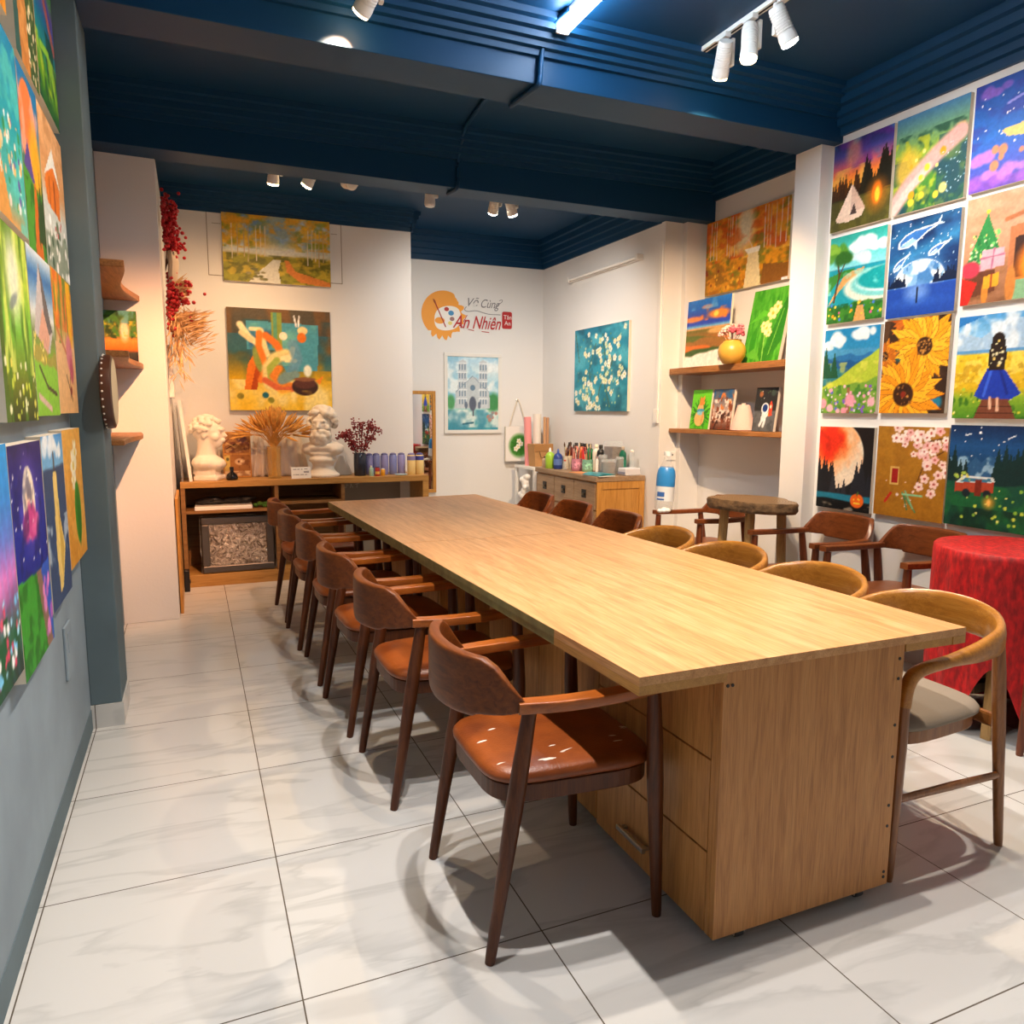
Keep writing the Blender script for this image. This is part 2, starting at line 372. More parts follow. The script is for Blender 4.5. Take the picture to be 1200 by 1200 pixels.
# ------------------------------------------------------------------ lamps
def look(o, tgt):
    d = Vector(tgt)-o.location; o.rotation_euler = d.to_track_quat('-Z', 'Y').to_euler()
def spot_lamp(label, pos, tgt, lens, watts, col, zc, group, size=1.0, r=.037, on=True, blend=.6, stem=True):
    t = thing('track_spotlight', label, 'spotlight', (pos[0], pos[1], zc), 0, group)
    d = (Vector(tgt)-Vector(pos)).normalized(); off = Vector(pos)-Vector((pos[0], pos[1], zc))
    q = d.to_track_quat('-Z', 'Y').to_matrix().to_4x4(); Mx = Matrix.Translation(off) @ q
    fins = []
    for k in range(9):
        z = .075-.011*k; fins += [(r*.9, z), (r*.9, z-.004), (r*.98, z-.005), (r*.98, z-.010)]
    MB().lathe([(0.004, .09), (r*.8, .09), (r*.9, .082)]+fins+[(r, -.03), (r*1.04, -.035), (r*1.04, -.062), (r*.9, -.062), (r*.86, -.05)], 20, (0, 0, 0), Mx).build('lamp_head', 'white_metal', t, smooth=True)
    MB().lathe([(r*.98, -.063), (r*.9, -.072), (r*.5, -.077), (.001, -.078)], 20, (0, 0, 0), Mx, cap=False).build('lens', lens, t)
    if stem:
        side = Vector((1, 0, 0)) if abs(d.x) < .5 else Vector((0, 1, 0))
        o2 = Vector((0, 0, 0)); h0 = off + side*(r+.012)
        MB().box(-.016, .016, -.035, .035, -.022, 0).build('track_adapter', 'white_metal', t, bevel=.002)
        MB().sweep([tuple(side*(r+.012)+Vector((0, 0, -.012))), tuple(h0+Vector((0, 0, -.01)))], (.009, .016), (0, 1, 0) if side.x else (1, 0, 0), 8, 6).build('bracket_arm', 'white_metal', t)
    if on:
        l = bpy.data.lights.new('spot', 'SPOT'); l.energy = watts; l.color = lin(col, 0); l.spot_size = size; l.spot_blend = blend; l.shadow_soft_size = .02
        lo = bpy.data.objects.new('spot_light', l); C.objects.link(lo); lo.parent = t
        lo.location = off+d*.09; lo.rotation_euler = d.to_track_quat('-Z', 'Y').to_euler()
    return t
def track(label, x, y0, y1, z, name='lamp_track', alongx=False):
    t = thing(name, label, 'track', (x, y0, z))
    if alongx: MB().box(0, y1, -.017, .017, -.02, 0).build('rail', 'white_metal', t, bevel=.002); MB().box(.01, y1-.01, -.005, .005, -.0215, -.019).build('slot', 'gap', t)
    else: MB().box(-.017, .017, 0, y1-y0, -.02, 0).build('rail', 'white_metal', t, bevel=.002); MB().box(-.005, .005, .01, y1-y0-.01, -.0215, -.019).build('slot', 'gap', t)
WARM, NEUT, COOL = 'ffd4a4', 'fff1e0', 'e4f0ff'
track('white lamp track with three lit heads above table right side', 2.40, 1.45, 3.36, 3.099)
G1 = 'spotlights on the right ceiling track'
spot_lamp('lit white spotlight tilted to the back, farthest on the right track', (2.38, 3.10, 2.96), (3.1, 4.6, 1.2), 'lens_warm', 170, WARM, 3.08, G1, 1.45, blend=1)
spot_lamp('lit white spotlight pointing straight down, middle of right track', (2.38, 2.915, 2.96), (2.10, 2.60, 0), 'lens_warm', 75, 'ffdcae', 3.08, G1, 1.9, blend=1)
spot_lamp('lit white spotlight tilted right at paintings, nearest on right track', (2.40, 2.72, 2.95), (3.45, 2.6, 1.2), 'lens_cool', 52, NEUT, 3.08, G1, 2.3, blend=1)
spot_lamp('lit spotlight on right track beyond the photo top edge, lighting the floor', (2.38, 1.60, 2.96), (1.75, .8, 0), 'lens_cool', 60, NEUT, 3.08, G1, 1.9, blend=1)
track('white lamp track near left paintings, mostly above the frame', .74, 1.3, 3.33, 3.099)
G2 = 'spotlights on the left ceiling track'
spot_lamp('lit white spotlight at upper left, cut by the photo top edge', (.735, 3.22, 2.965), (-.24, 5.1, 1.40), 'lens_warm', 270, 'ffb27a', 3.08, G2, .84, blend=1)
spot_lamp('warm spotlight aimed at the paintings on grey left wall', (.735, 2.75, 2.965), (-.42, 2.75, 1.35), 'lens_warm', 32, 'ffd8ac', 3.08, G2, 2.2, blend=1)
spot_lamp('warm spotlight lighting the left row of armchairs', (.735, 2.3, 2.965), (.55, 2.8, 0), 'lens_cool', 38, NEUT, 3.08, G2, 2.2, blend=1)
spot_lamp('lit spotlight on left track beyond the top edge, lighting the nearest armchair', (.735, 1.72, 2.965), (.85, 1.7, 0), 'lens_cool', 60, 'fff6ee', 3.08, G2, 2.0, blend=1)
spot_lamp('lit spotlight on left track beyond the top edge, lighting the near floor', (.735, 1.46, 2.965), (.75, .8, 0), 'lens_cool', 55, 'fff6ee', 3.08, G2, 1.9, blend=1)
track('white lamp track behind the back beam, left half', .45, 5.32, .75, 2.985, alongx=True)
track('white lamp track behind the back beam, right half', 1.5, 5.32, .85, 2.985, alongx=True)
G3 = 'spotlights behind the back beam'
spot_lamp('lit spotlight behind back beam, leftmost of six, pointing down', (.567, 5.32, 2.85), (.5, 6.2, .9), 'lens_warm', 26, 'ffcf9c', 2.966, G3, 2.2, blend=1)
spot_lamp('lit spotlight behind back beam, second from left, tilted left', (.804, 5.32, 2.855), (.15, 6.0, 1.6), 'lens_warm', 22, 'ffc890', 2.966, G3, 1.9, blend=1)
spot_lamp('unlit spotlight behind back beam, facing the camera', (1.05, 5.30, 2.835), (1.2, 4.2, 2.5), 'white_pl', 0, NEUT, 2.966, G3, on=False)
spot_lamp('unlit spotlight behind back beam, alone left of conduit end', (1.62, 5.32, 2.825), (1.6, 5.5, .5), 'white_pl', 0, NEUT, 2.966, G3, on=False)
spot_lamp('lit spotlight behind back beam, left of the close pair', (2.105, 5.32, 2.82), (2.35, 6.9, 1.0), 'lens_cool', 30, 'fff6ea', 2.966, G3, 2.2, blend=1)
spot_lamp('lit spotlight behind back beam, right of the close pair', (2.235, 5.32, 2.82), (3.2, 6.1, 1.0), 'lens_cool', 30, 'fff6ea', 2.966, G3, 2.2, blend=1)
def tube_lamp(label, x, y0, y1, strength_mat='tube'):
    t = thing('ceiling_tube_light', label, 'lamp', (x, y0, 3.1))
    MB().box(-.02, .02, 0, y1-y0, -.03, 0).build('housing', 'white_metal', t, bevel=.002)
    MB().box(-.03, .03, .012, y1-y0-.012, -.066, -.03).build('diffuser', strength_mat, t, bevel=.012)
    for yy in (0, y1-y0-.012): MB().box(-.031, .031, yy, yy+.0118, -.068, -.028).build('end_cap', 'white_metal', t, bevel=.002)
tube_lamp('bright lit tube light on navy ceiling at the top edge', 1.64, 2.10, 3.31)
tube_lamp('added fill tube light near the entrance, above the left floor, out of view', .35, -.75, .45, 'fill_tube')  # unseen tubes, added as fill to even out the lighting
tube_lamp('added fill tube light near the entrance, above the right wall, out of view', 2.7, -.75, .45, 'fill_tube')

# ------------------------------------------------------------------ tables
def quad_prism(name, mat, pts, z0, z1, parent, bevel=.002):
    return MB().prism(pts, z0, z1).build(name, mat, parent, bevel=bevel)
ZT = .745
def table(name, label, cor, cab, near):
    ox, oy = cor[0]; t = thing(name, label, 'table', (ox, oy, 0))
    loc = [(x-ox, y-oy) for x, y in cor]
    quad_prism('tabletop', 'oak_top', loc, ZT-.022, ZT, t, .0006)
    A, B, D, E_ = [Vector((p[0], p[1])) for p in loc]  # front-left, front-right, back-right, back-left
    def along(a, b, f): return a+(b-a)*f
    def strip(nm, mat, a, b, w, z0, z1):
        dr = (b-a).normalized(); nn = Vector((-dr.y, dr.x))*w
        P = [a, b, b+nn, a+nn]
        return quad_prism(nm, mat, [(p.x, p.y) for p in P], z0, z1, t, 0)
    # doubled-up edge strips under the overhang (inward = left of travel for CCW order)
    f0 = .22 if near else 0
    strip('edge_strip', 'mdf', E_, along(A, E_, f0), .05, ZT-.044, ZT-.022)
    strip('edge_strip', 'oak_edge', B, D, .05, ZT-.044, ZT-.022)
    strip('edge_strip', 'mdf', D, E_, .05, ZT-.044, ZT-.022)
    s0 = strip('edge_band', 'mdf', E_+Vector((-.0012, 0)), along(A, E_, f0)+Vector((-.0012, 0)), .0012, ZT-.0215, ZT-.001)
    if near:
        strip('edge_strip', 'oak_edge', along(A, E_, f0), A, .05, ZT-.044, ZT-.022)
        strip('edge_strip', 'oak_edge', A, Vector((1.134-ox, A.y)), .05, ZT-.044, ZT-.022)
        strip('edge_strip', 'oak_edge', Vector((1.722-ox, A.y)), B, .05, ZT-.044, ZT-.022)
    return t
TN = table('work_table', 'long oak table with drawers, nearer half of the joined pair', [(.891, 1.368), (1.945, 1.364), (1.886, 3.219), (.838, 3.219)], None, True)
TF = table('work_table', 'oak table pushed against the far end of the near table', [(.838, 3.223), (1.886, 3.223), (1.825, 4.96), (.786, 4.88)], None, False)
def cabinet_under(t, x0, x1, y0, y1, near):
    ox, oy = t.location.x, t.location.y; z0, z1 = .035, ZT-.0225
    x0 -= ox; x1 -= ox; y0 -= oy; y1 -= oy
    MB().box(x0, x1, y0, y0+.018, z0, z1).build('end_panel', 'oak_panel', t, bevel=.001)
    MB().box(x0+.012, x1-.012, y0+.0185, y1, z0+.005, z1).build('carcass', 'oak_panel', t)
    if near:
        MB().box(x0+.0, x0+.011, y0+.0185, y0+.034, z0, z1).build('side_stile', 'oak_panel', t, bevel=.001)
        for k, (a, b) in enumerate(((.035, .2475), (.2525, .4885), (.4935, .70))):
            dr = MB().box(x0+.0, x0+.0115, y0+.037, y0+.583, a, b).build('drawer', 'oak_panel', t, bevel=.0015)
            if k == 0: MB().sweep([(x0-.022, y0+.28, .116), (x0-.022, y0+.42, .116)], (.006, .008), n=8, p=6).build('drawer_handle', 'steel', dr); MB().box(x0-.022, x0, y0+.285, y0+.30, .112, .12).build('handle_post', 'steel', dr); MB().box(x0-.022, x0, y0+.40, y0+.415, .112, .12).build('handle_post', 'steel', dr)
        segs = [(.587, .835), (.839, 1.02), (1.024, 1.45)]
        for xx in (x0+.10, x1-.08):
            for yy in (y0+.03, y1-.06):
                c = MB().lathe([(.004, -.012), (.014, -.012), (.015, -.008), (.015, .008), (.014, .012), (.004, .012)], 14, (0, 0, 0), Matrix.Translation((xx, yy, .0155)) @ Matrix.Rotation(PI/2, 4, 'Y'))
                c.build('caster_wheel', flat('caster rubber', '3a3a3a', .5), t, smooth=True)
                MB().box(xx-.018, xx+.018, yy-.012, yy+.012, .0305, .0345).box(xx-.018, xx-.0145, yy-.01, yy+.01, .01, .0305).box(xx+.0145, xx+.018, yy-.01, yy+.01, .01, .0305).build('caster_bracket', 'steel', t)
        for (zz, xo) in ((.69, .012), (.69, .026)): MB().lathe([(.0045, -.0015), (.0045, .0005)], 10, (0, 0, 0), Matrix.Translation((x0+xo, y0, zz)) @ Matrix.Rotation(-PI/2, 4, 'X')).build('screw_cap', 'black', t)
        for zz in (.685, .63, .50, .41, .27, .21, .075, .06): MB().lathe([(.0045, -.0015), (.0045, .0005)], 10, (0, 0, 0), Matrix.Translation((x1-.016, y0, zz)) @ Matrix.Rotation(-PI/2, 4, 'X')).build('screw_cap', 'black', t)
    else: segs = [(.03, .42), (.424, .82), (.824, 1.2)]
    for a, b in segs: MB().box(x0, x0+.0115, y0+a, y0+b, z0+.01, z1-.02).build('door_panel', 'oak_panel', t, bevel=.0015)
    if not near: MB().box(x0+.02, x1-.02, y0+.05, y1-.02, 0, z0+.004).build('plinth', 'gap', t)
cabinet_under(TN, 1.125, 1.717, 1.3685, 2.92, True)
cabinet_under(TF, 1.08, 1.65, 3.45, 4.66, False)

# ------------------------------------------------------------------ chairs
def outline(hw_r, hw_f, xr, xf, n=40, p=5):
    P = []
    for k in range(n):
        t = 2*PI*k/n; c, s = math.cos(t), math.sin(t)
        u = math.copysign(abs(c)**(2/p), c); v = math.copysign(abs(s)**(2/p), s)
        x = (xr+xf)/2+(xf-xr)/2*u; f = (x-xr)/(xf-xr); P.append((x, v*(hw_r+(hw_f-hw_r)*f)))
    return P
def cushion(z0, z1, o, dome=.012):
    cx = sum(p[0] for p in o)/len(o); R = []
    for s, z in ((.95, z0), (1.0, z0+.008), (1.005, (z0+z1)/2), (1.0, z1-.012), (.965, z1-.002), (.88, z1+dome*.35), (.6, z1+dome*.8), (.25, z1+dome), (.02, z1+dome)):
        R.append([(cx+(x-cx)*s, y*s, z) for x, y in o])
    return MB().rings(R)
def leg(a, b, prof):
    A, B = Vector(a), Vector(b); P = [A+(B-A)*f for f, r in prof]
    return MB().sweep(P, [(r, r) for f, r in prof], (1, 0, 0), 12)
def chair_a(name, label, legm, backm, armm, seatm, group):
    t = thing(name, label, 'chair', (0, 0, 0), 0, group)
    o = outline(.195, .235, -.215, .25)
    cushion(.418, .452, o).build('seat_cushion', seatm, t, smooth=True)
    MB().prism([(x*.965, y*.965) for x, y in o], .372, .4175).build('seat_frame', legm, t, bevel=.003)
    for s in (-1, 1):
        leg((-.24, s*.235, 0), (-.135, s*.226, .622), [(0, .0125), (.03, .0138), (.35, .0185), (.62, .0225), (.8, .0215), (1, .018)]).build('leg', legm, t, smooth=True)
        leg((.235, s*.240, 0), (.212, s*.232, .622), [(0, .0125), (.03, .0138), (.35, .0185), (.62, .0225), (.8, .0215), (1, .018)]).build('leg', legm, t, smooth=True)
        path = cr([(-.165, s*.222, .636), (-.05, s*.238, .634), (.08, s*.243, .635), (.245, s*.236, .641)], 5)
        MB().sweep(path, [(.021+.004*math.sin(PI*i/(len(path)-1)), .014) for i in range(len(path))], n=20, p=9).build('armrest', armm, t, smooth=True)
    path = []; secs = []
    N = 28
    for i in range(N+1):
        u = -1+2*i/N; a = u*PI/2*.96
        x = -.146-.126*math.cos(a); y = .222*math.sin(a)/math.sin(PI/2*.96)
        w = abs(u); hi = .752 if w < .60 else .752-((w-.60)/.40)**.85*.101; lo = .598+.024*w**2
        lean = -.012*(hi-.65)/.1
        path.append((x+lean, y, (hi+lo)/2)); secs.append((.0135+.004*(1-w), (hi-lo)/2))
    MB().sweep(path, secs, n=20, p=9).build('backrest', backm, t, smooth=True)
    return t
def chair_b(name, label, group):
    t = thing(name, label, 'chair', (0, 0, 0), 0, group)
    o = outline(.20, .232, -.205, .235, p=4)
    cushion(.425, .455, o, .018).build('seat_cushion', 'taupe', t, smooth=True)
    MB().prism([(x*.95, y*.93) for x, y in o], .385, .4245).build('seat_frame', 'ash_leg', t, bevel=.003)
    half = [(.222, .222, .52), (.213, .224, .585), (.175, .227, .618), (.06, .233, .634), (-.06, .236, .648), (-.16, .220, .665), (-.23, .157, .678), (-.262, .078, .684), (-.268, 0, .686)]
    ctrl = [(x, -y, z) for x, y, z in half]+[(x, y, z) for x, y, z in half[-2::-1]]
    path = cr(ctrl, 5); n = len(path); secs = []
    for i in range(n):
        w = abs(2*i/(n-1)-1)   # 0 back, 1 front ends
        b = .042*max(0, 1-(w/.62)**2)+.0165 if w < .62 else .0165
        secs.append((.0125+.0065*min(1, max(0, (w-.1)/.5)), b))
    MB().sweep(path, secs, n=14, p=2.6).build('bent_back_rail', 'ash', t, smooth=True)
    for s in (-1, 1):
        leg((.236, s*.226, 0), (.222, s*.222, .53), [(0, .011), (.03, .0125), (.5, .0165), (.8, .018), (1, .0165)]).build('leg', 'ash_leg', t, smooth=True)
        leg((-.235, s*.226, 0), (-.175, s*.210, .655), [(0, .012), (.03, .0135), (.4, .0165), (.6, .019), (.85, .0195), (1, .016)]).build('leg', 'ash_leg', t, smooth=True)
        MB().sweep([(-.225, s*.224, .235), (.0, s*.224, .24), (.232, s*.226, .245)], [(.008, .0115), (.0095, .0135), (.008, .0115)], n=10).build('side_stretcher', 'ash_leg', t, smooth=True)
    MB().sweep([(-.215, -.21, .395), (-.222, 0, .392), (-.215, .21, .395)], (.010, .022), n=10, p=5).build('rear_rail', 'ash_leg', t)
    return t
GA = 'dark walnut armchairs on the left side of the tables'
ca = chair_a('walnut_armchair', 'dark walnut armchair with white paint marks on brown leather seat, nearest camera', 'walnut', 'walnut_back', 'walnut_arm', 'leather_paint', GA)
ca.location = (.845, 1.785, 0); ca.rotation_euler = (0, 0, .0)
LA = [(.80, 2.575, .02, 'dark walnut armchair directly behind the paint marked one, left of table'),
      (.765, 3.205, .05, 'dark walnut armchair third from the camera, beside the table joint'),
      (.755, 3.83, .0, 'dark walnut armchair fourth from the camera along the table left side'),
      (.73, 4.43, .02, 'dark walnut armchair second from the far end, left of table'),
      (.725, 5.03, .03, 'dark walnut armchair farthest back on the left, before the shrink wrapped frame')]
ca2 = None
for x, y, rz, lb in LA:
    c = dup(ca, (x, y, 0), rz, lb, GA)
    for ch in c.children:
        if ch.name.startswith('seat_cushion'):
            if ca2 is None: me2 = ch.data.copy(); me2.materials[0] = M['leather']; ca2 = me2
            ch.data = ca2
GR = 'brown armchairs at the far right of the tables'
for x, y, rz, lb in [(2.02, 4.790, PI, 'brown armchair tucked under table right side, farthest, before the dresser'),
                     (2.02, 4.248, PI, 'brown armchair back right of table, second from the far end'),
                     (2.035, 3.706, PI, 'brown armchair back right of table, between dark backs and golden ones')]:
    c = dup(ca, (x, y, 0), rz, lb, GR)
    for ch in c.children:
        if ch.name.startswith('seat_cushion'): ch.data = ca2
GB = 'golden bent wood armchairs on the right side of the table'
cb = chair_b('bentwood_armchair', 'golden bentwood armchair with taupe seat, nearest, at table right corner', GB)
cb.location = (2.015, 1.64, 0); cb.rotation_euler = (0, 0, PI)
for x, y, rz, lb in [(2.03, 2.152, PI, 'golden bentwood armchair back before the chair beside the red cloth, second nearest'),
                     (2.02, 2.664, PI, 'golden bentwood armchair third from the camera on table right side'),
                     (2.02, 3.176, PI, 'golden bentwood armchair farthest back, below the water bottle')]:
    dup(cb, (x, y, 0), rz, lb, GB)
GW = 'reddish brown armchairs against the right wall'
cw = chair_a('wall_armchair', 'reddish brown armchair under pumpkin painting, beside the stump table', 'teak', 'teak_back', 'teak_back', 'seat_old', GW)
cw.location = (3.185, 3.17, 0); cw.rotation_euler = (0, 0, PI)
dup(cw, (3.185, 2.625, 0), PI+.02, 'reddish brown armchair between another chair and the red cloth table', GW)
dup(cw, (3.16, 4.115, 0), PI, 'reddish brown armchair left of stump table, water bottle on its arm', GW)
dup(cw, (3.047, 1.479, 0), 2.723, 'brown chair cut by right photo edge, one leg showing before red cloth', GW)

# ------------------------------------------------------------------ stump side table
random.seed(4)
t = thing('stump_side_table', 'rustic side table of a bark edged tree slab on log legs', 'table', (3.14, 3.625, 0), .15)
n = 40; P = []
for k in range(n):
    a = 2*PI*k/n; r = 1+.07*math.sin(3*a+.6)+.05*math.sin(5*a+2)+.02*math.sin(11*a)
    P.append((.20*r*math.cos(a), .285*r*math.sin(a)))
R = [[(x*s+.008*mnoise.noise((x*40, y*40, z*30)), y*s+.008*mnoise.noise((x*40+9, y*40, z*30)), z) for x, y in P] for s, z in ((.95, .738), (.98, .748), (1.0, .76), (.988, .775), (1.0, .79), (.985, .80))]
MB().rings(R).build('slab', 'stump', t, smooth=True)
mt, nt, b = new_mat('sawn slab rings'); L = nt.links.new
tc = nt.nodes.new('ShaderNodeTexCoord'); mp = nt.nodes.new('ShaderNodeMapping'); mp.inputs['Scale'].default_value = (1.4, 1, 0)
w = nt.nodes.new('ShaderNodeTexWave'); w.wave_type = 'RINGS'; w.rings_direction = 'SPHERICAL'; w.inputs['Scale'].default_value = 18; w.inputs['Distortion'].default_value = 4; w.inputs['Detail'].default_value = 3
r = nt.nodes.new('ShaderNodeValToRGB'); r.color_ramp.elements[0].color = lin('55402a'); r.color_ramp.elements[1].color = lin('8f7454')
L(tc.outputs['Object'], mp.inputs['Vector']); L(mp.outputs['Vector'], w.inputs['Vector']); L(w.outputs['Fac'], r.inputs['Fac']); L(r.outputs['Color'], b.inputs['Base Color']); b.inputs['Roughness'].default_value = .4
MB().prism([(x*.975, y*.975) for x, y in P], .8, .803).build('sawn_top', mt, t)
for (x, y, lx, ly) in ((-.10, .13, -.02, .03), (-.09, -.06, -.02, -.01), (.08, -.15, .01, -.03), (.1, .1, .02, .02)):
    MB().sweep([(x+lx, y+ly, 0), (x+lx*.5, y+ly*.5, .35), (x, y, .742)], [(.024, .024), (.026, .026), (.029, .029)], (1, 0, 0), 12).build('log_leg', 'log', t, smooth=True)

# ------------------------------------------------------------------ red cloth table
t = thing('round_table', 'round wooden table hidden under the red velvet cloth', 'table', (3.175, 2.05, 0))
MB().lathe([(.01, .735), (.285, .735), (.288, .745), (.285, .768), (.01, .768)], 40).build('tabletop', 'stump', t, smooth=True)
for a in (3.6, 2.2, .6, 5.2):
    MB().sweep([(.24*math.cos(a), .24*math.sin(a), 0), (.2*math.cos(a), .2*math.sin(a), .736)], (.022, .022), (1, 0, 0), 8, 6).build('leg', 'log', t)
MB().box(-.2, .2, -.02, .02, .16, .2).box(-.02, .02, -.2, .2, .16, .2).build('cross_brace', 'stump', t)
R = []; n = 160
def hem(a):
    d = (a-3.62+PI) % (2*PI)-PI
    return .012+.30*math.exp(-(d/.34)**2)
for (k, zf, rr, fa) in ((0, 1, .02, 0), (0, 1, .2, 0), (0, 1, .288, 0), (1, .99, .296, .1), (2, .95, .298, .35), (3, .85, .299, .6), (4, .65, .300, .8), (5, .45, .301, .9), (6, .22, .302, 1), (7, .08, .303, 1), (8, 0, .303, 1)):
    ring = []
    for i in range(n):
        a = 2*PI*i/n; h = hem(a) if k else 0; z = .7725*zf+(1-zf)*h if k else .7725
        f = math.sin(11*a+1.2*math.sin(2*a))*.6+math.sin(17*a+1)*.4
        r_ = rr+.010*fa*f
        ring.append((r_*math.cos(a), r_*math.sin(a), z))
    R.append(ring)
mbc = MB().rings(R[::-1], cap=False); mbc.add(R[0], [tuple(range(n))])
o = mbc.build('red_tablecloth', 'red', smooth=False, loc=(3.175, 2.05, 0)); o.data.polygons.foreach_set('use_smooth', [True]*len(o.data.polygons))
tag(o, 'crushed red velvet cloth draped to the floor over round table', 'tablecloth')

# ------------------------------------------------------------------ paintings: each canvas carries its own painted colours
class Pic:
    def __init__(s, w, h, asp, seed=1):
        s.w, s.h, s.asp = w, h, asp   # asp = width / height
        s.X, s.Y = np.meshgrid(np.linspace(0, 1, w), np.linspace(0, 1, h))
        s.C = np.ones((h, w, 3)); s.r = np.random.RandomState(seed)
    def col(s, h): return np.array([int(h[i:i+2], 16)/255 for i in (0, 2, 4)])
    def mix(s, m, h, a=1.0):
        m = np.clip(m*a, 0, 1)[..., None]; s.C = s.C*(1-m)+s.col(h)*m; return s
    def g(s, *st):
        ys = [p for p, _ in st]; cs = np.array([s.col(h) for _, h in st])
        for k in range(3): s.C[..., k] = np.interp(s.Y, ys, cs[:, k])
        return s
    def nz(s, fx, fy, o=3):
        out = np.zeros_like(s.X); amp = 1; tot = 0
        for i in range(o):
            nx, ny = int(fx*2**i)+2, int(fy*2**i)+2
            G = s.r.rand(ny+1, nx+1); x = s.X*(nx-.001); y = s.Y*(ny-.001)
            xi, yi = x.astype(int), y.astype(int); u, v = x-xi, y-yi; u = u*u*(3-2*u); v = v*v*(3-2*v)
            out += amp*((G[yi, xi]*(1-u)+G[yi, xi+1]*u)*(1-v)+(G[yi+1, xi]*(1-u)+G[yi+1, xi+1]*u)*v); tot += amp; amp *= .55
        return out/tot
    def n(s, fx, fy, h, t=.5, k=6, a=1, y0=-1, y1=2, o=3):
        m = np.clip((s.nz(fx, fy, o)-t)*k+.5, 0, 1)*((s.Y >= y0) & (s.Y <= y1)); return s.mix(m, h, a)
    def e(s, cx, cy, rx, ry, h, a=1, soft=.12, rot=0):
        dx = (s.X-cx)*s.asp; dy = s.Y-cy; c, q = math.cos(rot), math.sin(rot)
        d = np.sqrt(((dx*c+dy*q)/(rx*s.asp))**2+((-dx*q+dy*c)/ry)**2)
        return s.mix(np.clip((1-d)/soft+.5, 0, 1), h, a)
    def pg(s, pts, h, a=1):
        ins = np.zeros_like(s.X, bool); j = len(pts)-1
        for i in range(len(pts)):
            x0, y0 = pts[i]; x1, y1 = pts[j]
            c = ((y0 > s.Y) != (y1 > s.Y)) & (s.X < (x1-x0)*(s.Y-y0)/((y1-y0) or 1e-9)+x0); ins ^= c; j = i
        return s.mix(ins.astype(float), h, a)
    def ln(s, pts, w, h, a=1):
        d = np.full_like(s.X, 9.)
        for (x0, y0), (x1, y1) in zip(pts[:-1], pts[1:]):
            ax, ay, bx, by = x0*s.asp, y0, x1*s.asp, y1; vx, vy = bx-ax, by-ay
            t = np.clip(((s.X*s.asp-ax)*vx+(s.Y-ay)*vy)/(vx*vx+vy*vy+1e-12), 0, 1)
            d = np.minimum(d, np.hypot(s.X*s.asp-ax-t*vx, s.Y-ay-t*vy))
        return s.mix(np.clip((w-d)/(w*.5)+.5, 0, 1), h, a)
    def d(s, n, x0, y0, x1, y1, r, hs, el=1, a=1):
        hs = hs.split()
        for i in range(n):
            q = r*(.5+s.r.rand()); s.e(x0+(x1-x0)*s.r.rand(), y0+(y1-y0)*s.r.rand(), q/s.asp, q*el, hs[s.r.randint(len(hs))], a, .4)
        return s
    def rg(s, y, amp, f, h, sl=0, a=1, o=3):
        G = s.r.rand(64); x = s.X[0]*f; L = 0
        for i in range(o):
            xx = x*2**i+i*7; xi = xx.astype(int); u = xx-xi; u = u*u*(3-2*u); L = L+(G[xi % 64]*(1-u)+G[(xi+1) % 64]*u-.5)/2**i
        return s.mix(np.clip((y+sl*s.X+amp*L[None]-s.Y)*s.h*.6+.5, 0, 1), h, a)
    def tr(s, n, x0, x1, y, h, c, a=1):
        for i in range(n):
            x = x0+(x1-x0)*(i+s.r.rand()*.8)/n; q = h*(.5+.7*s.r.rand()); w = q*.20/s.asp
            s.pg([(x-w, y), (x+w, y), (x, y+q)], c, a)
        return s
    def fl(s, cx, cy, r, n, hp, hc, rot=0, pw=.26, h2=None, rc=.3):
        for i in range(n):
            t = rot+2*PI*i/n; s.e(cx+r*.6*math.cos(t)/s.asp, cy+r*.6*math.sin(t), r*.48/s.asp, r*pw, (h2 or hp) if i % 2 else hp, 1, .3, t)
        return s.e(cx, cy, r*rc/s.asp, r*rc, hc, 1, .3)
    def cl(s, cx, cy, r, h, n=7, a=.9, flat=.6):
        for i in range(n): s.e(cx+(s.r.rand()-.5)*r*2.2/s.asp, cy+(s.r.rand()-.3)*r*flat, r*(.35+.4*s.r.rand())/s.asp, r*(.3+.3*s.r.rand()), h, a, .5)
        return s
    def jit(s, k=.05):
        s.C = np.clip(s.C*(1+k*2*(s.nz(s.w/2, s.h/2, 1)-.5)[..., None])+k*.5*(s.r.rand(s.h, s.w, 1)-.5), 0, 1); return s

